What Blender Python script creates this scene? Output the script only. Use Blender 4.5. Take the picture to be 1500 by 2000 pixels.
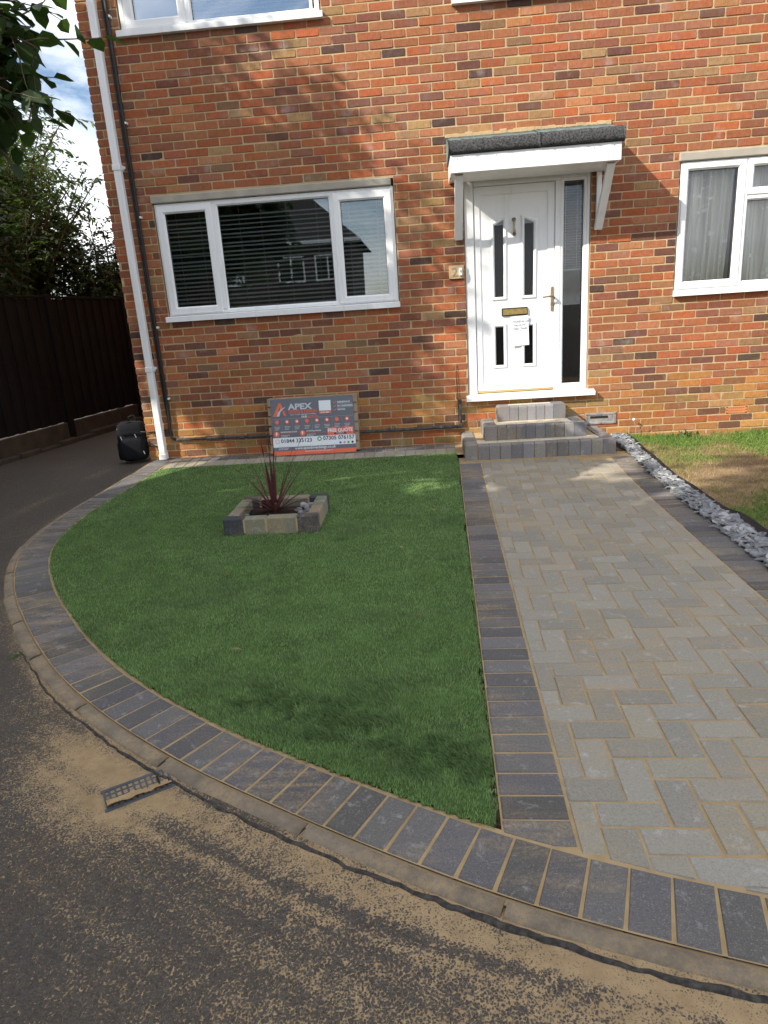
import bpy, bmesh, math, random
import numpy as np
from mathutils import Vector, Matrix

# ------------------------------------------------------------------ camera, sky, sun, exposure
sc = bpy.context.scene
for o in list(bpy.data.objects):
    bpy.data.objects.remove(o)
COL = sc.collection

CAM = (-0.21786, -7.03311, 1.44186)
PITCH, ROLL, YAW = -0.28736, -0.06654, 0.07396
FPX = 1303.0            # focal length in pixels of a 1500 px wide picture
_f = Vector((-math.sin(YAW)*math.cos(PITCH), math.cos(YAW)*math.cos(PITCH), math.sin(PITCH)))
_r0 = Vector((math.cos(YAW), math.sin(YAW), 0)); _u0 = _r0.cross(_f)
_r = _r0*math.cos(ROLL) + _u0*math.sin(ROLL)
_u = -_r0*math.sin(ROLL) + _u0*math.cos(ROLL)
cd = bpy.data.cameras.new('camera'); cam = bpy.data.objects.new('camera', cd); COL.objects.link(cam)
cam.matrix_world = Matrix(((_r.x, _u.x, -_f.x, CAM[0]), (_r.y, _u.y, -_f.y, CAM[1]), (_r.z, _u.z, -_f.z, CAM[2]), (0, 0, 0, 1)))
cd.sensor_fit = 'HORIZONTAL'; cd.sensor_width = 36.0; cd.lens = FPX/1500*36.0
cd.clip_start = 0.05; cd.clip_end = 2000
sc.camera = cam
sc.render.resolution_x = 768; sc.render.resolution_y = 1024

SUN = Vector((1.38, 1.0, -1.13)).normalized()     # direction the light travels
sun_el = math.asin(-SUN.z); sun_az = math.atan2(-SUN.x, -SUN.y)
w = bpy.data.worlds.new('World'); sc.world = w; w.use_nodes = True
wn = w.node_tree; wn.nodes.clear()
wo = wn.nodes.new('ShaderNodeOutputWorld'); wb = wn.nodes.new('ShaderNodeBackground')
sky = wn.nodes.new('ShaderNodeTexSky'); sky.sky_type = 'NISHITA'; sky.sun_disc = False
sky.sun_elevation = sun_el; sky.sun_rotation = sun_az % (2*math.pi)
sky.air_density = 1.0; sky.dust_density = 0.6; sky.ozone_density = 1.6
tcw = wn.nodes.new('ShaderNodeTexCoord'); mpw = wn.nodes.new('ShaderNodeMapping')
mpw.inputs['Scale'].default_value = (1.0, 1.0, 3.2)
ncl = wn.nodes.new('ShaderNodeTexNoise'); ncl.inputs['Scale'].default_value = 2.1
ncl.inputs['Detail'].default_value = 9; ncl.inputs['Roughness'].default_value = 0.58; ncl.inputs['Distortion'].default_value = 0.5
crw = wn.nodes.new('ShaderNodeValToRGB')
crw.color_ramp.elements[0].position = 0.36; crw.color_ramp.elements[0].color = (0, 0, 0, 1)
crw.color_ramp.elements[1].position = 0.60; crw.color_ramp.elements[1].color = (1, 1, 1, 1)
mxw = wn.nodes.new('ShaderNodeMix'); mxw.data_type = 'RGBA'
mxw.inputs['B'].default_value = (11.5, 11.5, 11.8, 1)
wn.links.new(tcw.outputs['Generated'], mpw.inputs['Vector']); wn.links.new(mpw.outputs['Vector'], ncl.inputs['Vector'])
wn.links.new(ncl.outputs['Fac'], crw.inputs['Fac']); wn.links.new(crw.outputs['Color'], mxw.inputs['Factor'])
wn.links.new(sky.outputs['Color'], mxw.inputs['A']); wn.links.new(mxw.outputs['Result'], wb.inputs['Color'])
wb.inputs['Strength'].default_value = 0.125
wn.links.new(wb.outputs['Background'], wo.inputs['Surface'])

sl = bpy.data.lights.new('sun', 'SUN'); sun = bpy.data.objects.new('sun', sl); COL.objects.link(sun)
sl.energy = 4.9; sl.angle = math.radians(0.55); sl.color = (1.0, 0.93, 0.81)
sun.rotation_euler = SUN.to_track_quat('-Z', 'Y').to_euler(); sun.location = (-20, -18, 20)

sc.view_settings.view_transform = 'Standard'; sc.view_settings.look = 'None'
sc.view_settings.exposure = 0.50; sc.view_settings.gamma = 1.0; sc.view_settings.use_curve_mapping = False
sc.cycles.max_bounces = 8; sc.cycles.transparent_max_bounces = 16

rng = np.random.default_rng(11); random.seed(4)

# ------------------------------------------------------------------ helpers
def tag(o, label=None, cat=None, group=None, kind=None):
    if label: o['label'] = label
    if cat: o['category'] = cat
    if group: o['group'] = group
    if kind: o['kind'] = kind
    return o

def link(name, data, parent=None, mat=None):
    o = bpy.data.objects.new(name, data); COL.objects.link(o)
    if parent is not None: o.parent = parent
    if mat is not None and data is not None and not data.materials: data.materials.append(mat)
    return o

def empty(name, loc=(0, 0, 0), rz=0.0):
    o = bpy.data.objects.new(name, None); COL.objects.link(o)
    o.location = loc; o.rotation_euler = (0, 0, rz); o.empty_display_size = 0.1
    return o

def mesh(name, v, f, smooth=False):
    me = bpy.data.meshes.new(name); me.from_pydata([tuple(map(float, p)) for p in v], [], [tuple(map(int, q)) for q in f]); me.update()
    if smooth: me.polygons.foreach_set('use_smooth', [True]*len(me.polygons))
    return me

def fast_mesh(name, V, F, cols=None, smooth=False, cname='bc'):
    """V (n,3), F (m,k) with k = 3 or 4, cols (n,3) point colours"""
    V = np.asarray(V, np.float32); F = np.asarray(F, np.int32); k = F.shape[1]; m = len(F)
    me = bpy.data.meshes.new(name); me.vertices.add(len(V)); me.vertices.foreach_set('co', V.ravel())
    me.loops.add(m*k); me.loops.foreach_set('vertex_index', F.ravel())
    me.polygons.add(m); me.polygons.foreach_set('loop_start', np.arange(0, m*k, k, dtype=np.int32))
    me.polygons.foreach_set('loop_total', np.full(m, k, np.int32))
    if smooth: me.polygons.foreach_set('use_smooth', np.ones(m, bool))
    me.update(calc_edges=True)
    if cols is not None:
        a = me.color_attributes.new(cname, 'FLOAT_COLOR', 'POINT')
        c4 = np.ones((len(V), 4), np.float32); c4[:, :3] = cols; a.data.foreach_set('color', c4.ravel())
    return me

class MB:
    """collects shapes for ONE mesh object"""
    def __init__(s): s.v = []; s.f = []
    def add(s, v, f):
        n = len(s.v); s.v += [tuple(p) for p in v]; s.f += [tuple(i+n for i in q) for q in f]; return s
    def box(s, x0, x1, y0, y1, z0, z1, b=0.0, M=None):
        x0, x1 = min(x0, x1), max(x0, x1); y0, y1 = min(y0, y1), max(y0, y1); z0, z1 = min(z0, z1), max(z0, z1)
        b = min(b, (x1-x0)*.45, (y1-y0)*.45, (z1-z0)*.45)
        if b <= 0:
            v = [(x, y, z) for x in (x0, x1) for y in (y0, y1) for z in (z0, z1)]
            f = [(0, 1, 3, 2), (4, 6, 7, 5), (0, 4, 5, 1), (2, 3, 7, 6), (0, 2, 6, 4), (1, 5, 7, 3)]
        else:
            X = (x0, x1); Y = (y0, y1); Z = (z0, z1); v = []; idx = {}
            for i in (0, 1):
                for j in (0, 1):
                    for k in (0, 1):
                        sx, sy, sz = (b, -b)[i], (b, -b)[j], (b, -b)[k]
                        for a in range(3):
                            p = [X[i], Y[j], Z[k]]
                            for c, d in enumerate((sx, sy, sz)):
                                if c != a: p[c] += d
                            idx[i, j, k, a] = len(v); v.append(tuple(p))
            f = []
            for i in (0, 1): f.append([idx[i, j, k, 0] for j, k in ((0, 0), (1, 0), (1, 1), (0, 1))][::(1 if i else -1)])
            for j in (0, 1): f.append([idx[i, j, k, 1] for i, k in ((0, 0), (1, 0), (1, 1), (0, 1))][::(-1 if j else 1)])
            for k in (0, 1): f.append([idx[i, j, k, 2] for i, j in ((0, 0), (1, 0), (1, 1), (0, 1))][::(1 if k else -1)])
            for j in (0, 1):
                for k in (0, 1): f.append([idx[0, j, k, 1], idx[1, j, k, 1], idx[1, j, k, 2], idx[0, j, k, 2]])
            for i in (0, 1):
                for k in (0, 1): f.append([idx[i, 0, k, 0], idx[i, 1, k, 0], idx[i, 1, k, 2], idx[i, 0, k, 2]])
            for i in (0, 1):
                for j in (0, 1): f.append([idx[i, j, 0, 0], idx[i, j, 1, 0], idx[i, j, 1, 1], idx[i, j, 0, 1]])
            for i in (0, 1):
                for j in (0, 1):
                    for k in (0, 1): f.append([idx[i, j, k, a] for a in range(3)])
        if M is not None: v = [tuple(M @ Vector(p)) for p in v]
        return s.add(v, f)
    def tube(s, pts, r, n=8, caps=True):
        pts = [Vector(p) for p in pts]; rs = r if isinstance(r, (list, tuple)) else [r]*len(pts)
        v = []; f = []; up = Vector((0.01, 0.02, 1))
        for i, p in enumerate(pts):
            d = (pts[min(i+1, len(pts)-1)] - pts[max(i-1, 0)]).normalized()
            if abs(d.dot(up.normalized())) > .97: a = d.cross(Vector((1, 0.1, 0))).normalized()
            else: a = d.cross(up).normalized()
            b = d.cross(a)
            for k in range(n):
                t = 2*math.pi*k/n; v.append(tuple(p + (a*math.cos(t) + b*math.sin(t))*rs[i]))
        for i in range(len(pts)-1):
            for k in range(n):
                f.append((i*n+k, i*n+(k+1) % n, (i+1)*n+(k+1) % n, (i+1)*n+k))
        if caps: f.append(tuple(range(n))[::-1]); f.append(tuple((len(pts)-1)*n+k for k in range(n)))
        return s.add(v, f)
    def prism(s, poly, y0, y1):
        """polygon given as (x, z), extruded in y"""
        n = len(poly); v = [(x, y0, z) for x, z in poly] + [(x, y1, z) for x, z in poly]
        f = [tuple(range(n)), tuple(range(2*n-1, n-1, -1))] + [(i, i+n, (i+1) % n+n, (i+1) % n) for i in range(n)]
        return s.add(v, f)
    def ring(s, o, i, yf, yb, ch=0.0, yi=None):
        """mitred frame: outer rect o=(x0,x1,z0,z1), inner rect i, front yf, back yb; ch = chamfer of the inner edge"""
        R = lambda q, y: [(q[0], y, q[2]), (q[1], y, q[2]), (q[1], y, q[3]), (q[0], y, q[3])]
        b = 0.004
        oo = (o[0]+b, o[1]-b, o[2]+b, o[3]-b); ii = (i[0]-ch, i[1]+ch, i[2]-ch, i[3]+ch)
        loops = [R(o, yb), R(o, yf+b), R(oo, yf), R(ii, yf), R(i, yf+ch*1.1 if ch else yf), R(i, yb)]
        v = [p for l in loops for p in l]; f = []
        for l in range(len(loops)):
            l2 = (l+1) % len(loops)
            for k in range(4): f.append((l*4+k, l*4+(k+1) % 4, l2*4+(k+1) % 4, l2*4+k))
        return s.add(v, f)
    def build(s, name, mat=None, parent=None, smooth=False):
        me = mesh(name, s.v, s.f, smooth)
        bm = bmesh.new(); bm.from_mesh(me); bmesh.ops.recalc_face_normals(bm, faces=bm.faces); bm.to_mesh(me); bm.free()
        return link(name, me, parent, mat)

# ------------------------------------------------------------------ materials
class NT:
    def __init__(s, name):
        s.m = bpy.data.materials.new(name); s.m.use_nodes = True; s.t = s.m.node_tree; s.t.nodes.clear()
        s.out = s.n('ShaderNodeOutputMaterial'); s.b = s.n('ShaderNodeBsdfPrincipled'); s.t.links.new(s.b.outputs[0], s.out.inputs['Surface'])
        s.b.inputs['Specular IOR Level'].default_value = 0.3
    def n(s, typ, **kw):
        x = s.t.nodes.new(typ)
        for k, v in kw.items(): setattr(x, k, v)
        return x
    def l(s, a, b): s.t.links.new(a, b)
    def pos(s):
        if not hasattr(s, '_p'): s._p = s.n('ShaderNodeNewGeometry').outputs['Position']
        return s._p
    def objco(s): return s.n('ShaderNodeTexCoord').outputs['Object']
    def mapped(s, vec, scale=(1, 1, 1), rot=(0, 0, 0)):
        m = s.n('ShaderNodeMapping'); m.inputs['Scale'].default_value = scale; m.inputs['Rotation'].default_value = rot
        s.l(vec, m.inputs['Vector']); return m.outputs['Vector']
    def noise(s, vec, scale, detail=4, rough=0.55, dist=0.0):
        x = s.n('ShaderNodeTexNoise'); x.inputs['Scale'].default_value = scale; x.inputs['Detail'].default_value = detail
        x.inputs['Roughness'].default_value = rough; x.inputs['Distortion'].default_value = dist; s.l(vec, x.inputs['Vector']); return x.outputs['Fac']
    def voro(s, vec, scale, feat='F1', out='Distance', rand=1.0):
        x = s.n('ShaderNodeTexVoronoi', feature=feat); x.inputs['Scale'].default_value = scale; x.inputs['Randomness'].default_value = rand
        s.l(vec, x.inputs['Vector']); return x.outputs[out]
    def ramp(s, fac, a, b, ca=(0, 0, 0), cb=(1, 1, 1)):
        x = s.n('ShaderNodeValToRGB'); e = x.color_ramp.elements
        e[0].position = a; e[0].color = (*ca, 1); e[1].position = b; e[1].color = (*cb, 1); s.l(fac, x.inputs['Fac']); return x.outputs['Color']
    def mix(s, fac, a, b, mode='MIX'):
        x = s.n('ShaderNodeMix', data_type='RGBA', blend_type=mode)
        for key, val in (('Factor', fac), ('A', a), ('B', b)):
            i = x.inputs[key]
            if isinstance(val, (int, float)): i.default_value = val
            elif isinstance(val, tuple): i.default_value = (*val, 1)
            else: s.l(val, i)
        return x.outputs['Result']
    def math(s, op, a, b=None, clamp=False):
        x = s.n('ShaderNodeMath', operation=op, use_clamp=clamp)
        for k, val in enumerate((a, b)):
            if val is None: continue
            if isinstance(val, (int, float)): x.inputs[k].default_value = val
            else: s.l(val, x.inputs[k])
        return x.outputs[0]
    def bump(s, h, strength=0.3, dist=0.01, prev=None):
        x = s.n('ShaderNodeBump'); x.inputs['Strength'].default_value = strength; x.inputs['Distance'].default_value = dist
        s.l(h, x.inputs['Height'])
        if prev is not None: s.l(prev, x.inputs['Normal'])
        return x.outputs['Normal']
    def done(s, color=None, rough=None, normal=None, metal=None):
        for key, val in (('Base Color', color), ('Roughness', rough), ('Metallic', metal)):
            if val is None: continue
            i = s.b.inputs[key]
            if isinstance(val, tuple): i.default_value = (*val, 1)
            elif isinstance(val, (int, float)): i.default_value = val
            else: s.l(val, i)
        if normal is not None: s.l(normal, s.b.inputs['Normal'])
        return s.m

def simple(name, col, rough=0.6, bump=0.0, bscale=60, var=0.12, metal=0.0, vscale=6):
    t = NT(name); p = t.pos()
    c = t.mix(t.ramp(t.noise(p, vscale, 5), .3, .7), tuple(x*(1-var) for x in col), tuple(min(1, x*(1+var)) for x in col))
    nm = t.bump(t.noise(p, bscale, 5), bump, 0.004) if bump else None
    return t.done(c, rough, nm, metal)

def brick_mat(name, use_attr):
    t = NT(name); p = t.pos()
    if use_attr:
        a = t.n('ShaderNodeVertexColor'); a.layer_name = 'bc'; base = a.outputs['Color']
    else: base = t.n('ShaderNodeObjectInfo').outputs['Color']
    fine = t.noise(p, 230, 4, .75); mid = t.noise(p, 26, 6, .68); big = t.noise(p, 8.5, 3, .5)
    drag = t.noise(t.mapped(p, (150, 1, 12)), 1.0, 3, .6)
    c = t.mix(t.ramp(mid, .32, .66), t.mix(.52, base, t.mix(1.0, base, (.48, .42, .40), 'MULTIPLY')), base)
    c = t.mix(t.math('MULTIPLY', t.ramp(big, .56, .70), .65), c, t.mix(.6, base, (.20, .14, .14)))     # kiss marks from the kiln
    c = t.mix(t.math('MULTIPLY', t.ramp(t.noise(p, 5.3, 3), .60, .72), .42), c, (.42, .36, .33))          # lime bloom
    c = t.mix(t.ramp(drag, .35, .75), t.mix(1.0, c, (.74, .72, .70), 'MULTIPLY'), c)
    c = t.mix(t.math('MULTIPLY', t.ramp(fine, .58, .72), .35), c, (.08, .05, .045))
    h = t.math('ADD', t.math('MULTIPLY', fine, .5), t.math('ADD', t.math('MULTIPLY', mid, .8), t.math('MULTIPLY', drag, .5)))
    return t.done(c, .88, t.bump(h, .55, .004))

def mortar_mat():
    t = NT('mortar'); p = t.pos()
    c = t.mix(t.ramp(t.noise(p, 5, 4), .3, .7), (.42, .305, .165), (.54, .41, .235))
    c = t.mix(t.ramp(t.noise(p, 1.1, 3), .5, .8), c, (.42, .32, .19))
    c = t.mix(t.math('MULTIPLY', t.ramp(t.noise(p, 300, 3, .7), .55, .75), .5), c, (.22, .16, .10))
    return t.done(c, .95, t.bump(t.noise(p, 140, 5, .7), .7, .006))

def paver_mat(name, dark):
    t = NT(name); p = t.pos(); base = t.n('ShaderNodeObjectInfo').outputs['Color']
    f1 = t.noise(p, 250, 3, .8); f2 = t.noise(p, 95, 6, .8); f3 = t.noise(p, 9, 4, .6)
    c = t.mix(t.ramp(f2, .3, .7), t.mix(1.0, base, (.80, .80, .80), 'MULTIPLY'), t.mix(1.0, base, (1.14, 1.14, 1.14), 'MULTIPLY'))
    c = t.mix(t.math('MULTIPLY', t.ramp(f1, .58, .68), .50), c, (.44, .43, .40))
    c = t.mix(t.math('MULTIPLY', t.ramp(f1, .33, .43, (1, 1, 1), (0, 0, 0)), .55), c, (.05, .05, .048))
    # efflorescence scuffs
    sc_ = t.noise(t.mapped(p, (1, 1, 1), (0, 0, .5)), 17, 6, .72, .6)
    c = t.mix(t.math('MULTIPLY', t.ramp(sc_, .57, .70), .50 if not dark else .34), c, (.50, .50, .49))
    # kiln dried sand left in the pores and swept over the face
    sw = t.noise(t.mapped(p, (3.0, 14, 1)), 1.3, 5, .7, .4); so = t.noise(p, 1.7, 3, .5)
    sand = t.math('MULTIPLY', t.ramp(sw, .43, .62), t.ramp(so, .44, .58))
    sand = t.math('MULTIPLY', sand, t.ramp(f2, .38, .62))
    c = t.mix(t.math('MULTIPLY', sand, .75), c, (.40, .29, .155))
    nm = t.bump(t.math('ADD', t.math('MULTIPLY', f1, .6), f2), .45, .003)
    return t.done(c, .9, nm)

def sand_mat():
    t = NT('kiln_dried_sand'); p = t.pos()
    c = t.mix(t.ramp(t.noise(p, 14, 5), .3, .7), (.32, .225, .115), (.43, .315, .17))
    c = t.mix(t.math('MULTIPLY', t.ramp(t.noise(p, 420, 2, .7), .55, .75), .5), c, (.22, .15, .08))
    return t.done(c, .95, t.bump(t.noise(p, 180, 4, .7), .5, .004))

def asphalt_mat():
    t = NT('asphalt'); p = t.pos()
    a = t.n('ShaderNodeAttribute'); a.attribute_name = 'sand'; sd = a.outputs['Fac']
    warp = t.n('ShaderNodeVectorMath', operation='ADD')
    nz = t.n('ShaderNodeTexNoise'); nz.inputs['Scale'].default_value = 60; nz.inputs['Detail'].default_value = 2; t.l(p, nz.inputs['Vector'])
    ml = t.n('ShaderNodeVectorMath', operation='SCALE'); ml.inputs['Scale'].default_value = .012; t.l(nz.outputs['Color'], ml.inputs[0])
    t.l(p, warp.inputs[0]); t.l(ml.outputs[0], warp.inputs[1]); q = warp.outputs[0]
    v1 = t.voro(q, 175); v2 = t.voro(q, 330); n1 = t.noise(p, 36, 5, .7); n2 = t.noise(p, 420, 3, .7)
    hgt = t.math('ADD', t.math('SUBTRACT', 1.0, t.math('MULTIPLY', v1, 1.15)), t.math('MULTIPLY', t.math('SUBTRACT', n1, .5), .9))
    hgt = t.math('ADD', hgt, t.math('MULTIPLY', t.math('SUBTRACT', .5, v2), .30))
    stone = t.voro(q, 175, 'F1', 'Color'); sepc = t.n('ShaderNodeSeparateColor'); t.l(stone, sepc.inputs[0])
    c = t.mix(sepc.outputs[0], (.062, .055, .048), (.105, .095, .083))
    c = t.mix(t.ramp(t.noise(p, 2.2, 4), .35, .7), c, t.mix(1.0, c, (1.18, 1.08, .98), 'MULTIPLY'))
    c = t.mix(t.math('MULTIPLY', t.ramp(n2, .64, .74), .55), c, (.30, .29, .27))
    c = t.mix(t.ramp(hgt, .15, .45, (.55, .55, .55), (0, 0, 0)), c, (.030, .027, .024))
    # sand lies in the pits between the chippings, deeper where more was swept
    lvl = t.math('ADD', t.math('MULTIPLY', sd, 1.02), t.math('MULTIPLY', t.math('SUBTRACT', t.noise(p, 12, 5, .7), .5), t.math('MULTIPLY', sd, 1.3)))
    msk = t.math('MULTIPLY', t.math('ADD', t.math('SUBTRACT', lvl, hgt), .12), 2.6, True)
    sc_ = t.mix(t.ramp(t.noise(p, 22, 4), .3, .7), (.30, .21, .11), (.41, .295, .16))
    sc_ = t.mix(t.math('MULTIPLY', t.ramp(n2, .5, .75), .4), sc_, (.20, .135, .07))
    c = t.mix(t.math('MULTIPLY', msk, .88), c, sc_)
    hh = t.math('MAXIMUM', hgt, t.math('MINIMUM', lvl, 1.2))
    return t.done(c, t.mix(msk, (.78, .78, .78), (.97, .97, .97)), t.bump(hh, .85, .007))

def wood_mat(name, col, col2, scale=(1.5, 1.5, 22)):
    t = NT(name); p = t.pos()
    g = t.noise(t.mapped(p, scale), 2.0, 6, .7, .5)
    c = t.mix(t.ramp(g, .3, .72), col, col2)
    c = t.mix(t.ramp(t.noise(p, 3, 4), .4, .75), c, t.mix(1.0, c, (.7, .7, .72), 'MULTIPLY'))
    t.b.inputs['Specular IOR Level'].default_value = .12
    return t.done(c, .9, t.bump(g, .4, .004))

def leaf_mat(name, trans=0.35):
    t = NT(name)
    a = t.n('ShaderNodeVertexColor'); a.layer_name = 'bc'; c = a.outputs['Color']
    c = t.mix(t.ramp(t.noise(t.pos(), 30, 3), .3, .7), t.mix(1.0, c, (.8, .8, .8), 'MULTIPLY'), c)
    t.done(c, .55); t.b.inputs['Specular IOR Level'].default_value = .35
    tr = t.n('ShaderNodeBsdfTranslucent'); t.l(t.mix(1.0, c, (1.3, 1.5, .6), 'MULTIPLY'), tr.inputs['Color'])
    mx = t.n('ShaderNodeMixShader'); mx.inputs[0].default_value = trans
    t.l(t.b.outputs[0], mx.inputs[1]); t.l(tr.outputs[0], mx.inputs[2]); t.l(mx.outputs[0], t.out.inputs['Surface'])
    return t.m

def glass_mat(name, refl=0.12, tint=(.80, .84, .83), wave=0.0, fr=1.0):
    t = NT(name); t.t.nodes.remove(t.b)
    g = t.n('ShaderNodeBsdfGlossy'); g.inputs['Roughness'].default_value = 0.0; g.inputs['Color'].default_value = (.95, .97, 1, 1)
    tr = t.n('ShaderNodeBsdfTransparent'); tr.inputs['Color'].default_value = (*tint, 1)
    lw = t.n('ShaderNodeFresnel'); lw.inputs['IOR'].default_value = 1.5
    nm = t.bump(t.noise(t.pos(), 1.6 if wave < .5 else 26, 2), wave if wave else .02, .01)
    t.l(nm, g.inputs['Normal'])
    f = t.math('ADD', t.math('MULTIPLY', lw.outputs[0], fr), refl, True)
    mx = t.n('ShaderNodeMixShader'); t.l(f, mx.inputs[0]); t.l(tr.outputs[0], mx.inputs[1]); t.l(g.outputs[0], mx.inputs[2])
    t.l(mx.outputs[0], t.out.inputs['Surface']); return t.m

def lace_mat():
    t = NT('lace'); p = t.pos(); q = t.mapped(p, (1, .15, 1))
    fl = t.voro(q, 7.5, 'SMOOTH_F1'); fl2 = t.voro(q, 21)
    pat = t.math('MULTIPLY', t.ramp(fl, .26, .34, (1, 1, 1), (0, 0, 0)), t.ramp(fl2, .28, .42, (1, 1, 1), (0, 0, 0)))
    al = t.math('ADD', t.math('ADD', .62, t.math('MULTIPLY', t.ramp(t.noise(t.mapped(p, (1, .0, .02)), 34, 3, .6), .38, .62), .45)), t.math('MULTIPLY', pat, .5), True)
    t.done(t.mix(pat, (.86, .84, .76), (.93, .94, .92)), .9)
    tr = t.n('ShaderNodeBsdfTransparent'); tl = t.n('ShaderNodeBsdfTranslucent'); tl.inputs['Color'].default_value = (.5, .5, .45, 1)
    m1 = t.n('ShaderNodeMixShader'); m1.inputs[0].default_value = .10; t.l(t.b.outputs[0], m1.inputs[1]); t.l(tl.outputs[0], m1.inputs[2])
    mx = t.n('ShaderNodeMixShader'); t.l(al, mx.inputs[0]); t.l(tr.outputs[0], mx.inputs[1]); t.l(m1.outputs[0], mx.inputs[2])
    t.l(mx.outputs[0], t.out.inputs['Surface']); return t.m

M = {}
M['brick'] = brick_mat('brick_face', False); M['brick_far'] = brick_mat('brick_face_joined', True); M['mortar'] = mortar_mat()
def upvc_mat():
    t = NT('white_upvc'); p = t.pos()
    c = t.mix(t.math('MULTIPLY', t.ramp(t.noise(t.mapped(p, (9, 9, 1.1)), 1.6, 5, .65), .52, .78), .45), (.80, .81, .815), (.56, .55, .51))
    c = t.mix(t.math('MULTIPLY', t.ramp(t.noise(p, 70, 4, .7), .62, .75), .25), c, (.50, .47, .41))
    return t.done(c, .34)
M['upvc'] = upvc_mat()
M['gasket'] = simple('black_gasket', (.015, .015, .016), .6)
M['concrete'] = simple('lintel_concrete', (.36, .33, .28), .9, .5, 90, .15)
def kerb_mat():
    t = NT('kerb_concrete'); p = t.pos()
    c = t.mix(t.ramp(t.noise(p, 9, 6, .7), .3, .7), (.17, .14, .105), (.29, .24, .18))
    c = t.mix(t.math('MULTIPLY', t.ramp(t.noise(p, 210, 3, .8), .55, .68), .5), c, (.10, .085, .065))
    c = t.mix(t.math('MULTIPLY', t.math('MULTIPLY', t.ramp(t.noise(p, 4.5, 5, .7), .42, .62), t.ramp(t.noise(p, 60, 5, .8), .42, .58)), .8), c, (.37, .265, .14))
    return t.done(c, .95, t.bump(t.noise(p, 130, 5, .8), .9, .005))
M['kerb'] = kerb_mat()
M['glass'] = glass_mat('window_glass', .09); M['glass_clear'] = glass_mat('clear_window_glass', .0, (.985, .99, .985)); M['glass_up'] = glass_mat('upper_window_glass', .30); M['glass_door'] = glass_mat('door_glass', .0, (.5, .52, .53), .04, .6)
M['slat_dark'] = simple('charcoal_slat', (.70, .71, .68), .45, 0, var=.1)
M['slat_grey'] = simple('grey_slat', (.30, .31, .31), .4, 0, var=.05)
M['slat_white'] = simple('white_slat', (.72, .74, .76), .4, 0, var=.05)
M['cord'] = simple('pale_cord', (.6, .6, .58), .8)
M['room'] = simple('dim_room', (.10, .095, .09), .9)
M['lace'] = lace_mat()
M['brass'] = simple('aged_brass', (.42, .31, .11), .35, 0, var=.25, metal=.9, vscale=40)
M['bronze'] = simple('bronze_handle', (.33, .26, .17), .4, 0, var=.2, metal=.8, vscale=40)
M['blackmetal'] = simple('black_paint_metal', (.018, .018, .019), .45, .2, 60, .3)
M['greypipe'] = simple('weathered_pipe', (.055, .055, .058), .55, .4, 50, .7, vscale=22)
M['felt_top'] = simple('green_mineral_felt', (.15, .205, .20), .95, .9, 380, .3, vscale=150)
M['felt_edge'] = simple('black_mineral_felt', (.060, .060, .062), .95, .9, 200, .95, vscale=75)
M['paper'] = simple('white_paper', (.80, .81, .86), .8, 0, var=.02)
M['ink'] = simple('dark_ink', (.05, .05, .08), .6)
M['terracotta'] = simple('terracotta', (.55, .20, .075), .85, .3, 80, .15)
M['dark'] = simple('dark_recess', (.02, .018, .016), .9)
M['oak'] = wood_mat('oak_threshold', (.50, .33, .11), (.62, .43, .17), (2, 20, 20))
M['plate_wood'] = wood_mat('weathered_plate', (.42, .25, .09), (.52, .45, .35), (3, 3, 30))
M['plastic_white'] = simple('white_plastic', (.82, .82, .8), .35, 0, var=.02)
M['plastic_grey'] = simple('grey_plastic', (.30, .32, .35), .4)
M['vent'] = simple('clear_plastic_cover', (.26, .24, .23), .3, .2, 30, .3, vscale=18)
M['pallet'] = wood_mat('pallet_wood', (.30, .22, .14), (.44, .34, .23), (14, 2, 2))
M['fence'] = wood_mat('shade_toned_fence_wood', (.005, .0045, .0042), (.012, .0105, .0095), (22, 22, 1.6))  # near-black boards: deep shade under the trees put into the wood colour
M['plinth'] = simple('gravel_board', (.045, .036, .026), .92, .6, 60, .3)
M['soil'] = simple('dark_soil', (.025, .018, .013), .95, 1.0, 60, .5, vscale=40)
M['dry_soil'] = simple('dry_soil', (.22, .15, .085), .95, .9, 60, .35, vscale=5)
M['paver'] = paver_mat('paver_grey', False); M['charcoal'] = paver_mat('paver_charcoal', True)
M['sand'] = sand_mat(); M['asphalt'] = asphalt_mat()
M['slate'] = simple('slate_chip', (.205, .212, .22), .62, .4, 70, .35, vscale=30)
M['slate_pale'] = simple('pale_slate_chip', (.36, .365, .365), .7, .4, 70, .25, vscale=30)
M['liner'] = simple('black_liner', (.022, .022, .025), .5, .5, 30, .4)
M['leaf'] = leaf_mat('leaf', .32); M['turf'] = leaf_mat('turf_blade', .18); M['red_leaf'] = leaf_mat('red_leaf', .15)
M['bark'] = simple('bark', (.10, .075, .05), .92, .9, 40, .35)
M['bag'] = simple('black_nylon', (.006, .006, .009), .95, .3, 220, .3)
M['steel'] = simple('zip_steel', (.55, .55, .55), .3, 0, metal=.9)
M['castiron'] = simple('cast_iron', (.075, .085, .10), .6, .4, 120, .3)
M['far_wall'] = simple('far_house_wall', (.075, .055, .048), .9, .3, 20, .25)
M['far_roof'] = simple('far_house_roof', (.035, .032, .031), .85, .5, 9, .25)
M['turf_base'] = simple('turf_backing', (.060, .115, .028), .95, .6, 90, .35)
M['far_ground'] = simple('far_ground', (.09, .085, .07), .95)
for nm, c in (('print_grey', (.15, .16, .19)), ('print_orange', (.80, .17, .09)), ('print_white', (.78, .82, .86)), ('print_silver', (.55, .58, .64)),
              ('print_navy', (.06, .065, .085)), ('print_green', (.05, .38, .13)), ('print_blue', (.07, .17, .60)), ('print_pink', (.75, .22, .22))):
    M[nm] = simple(nm, c, .4, 0, var=.02)

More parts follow.
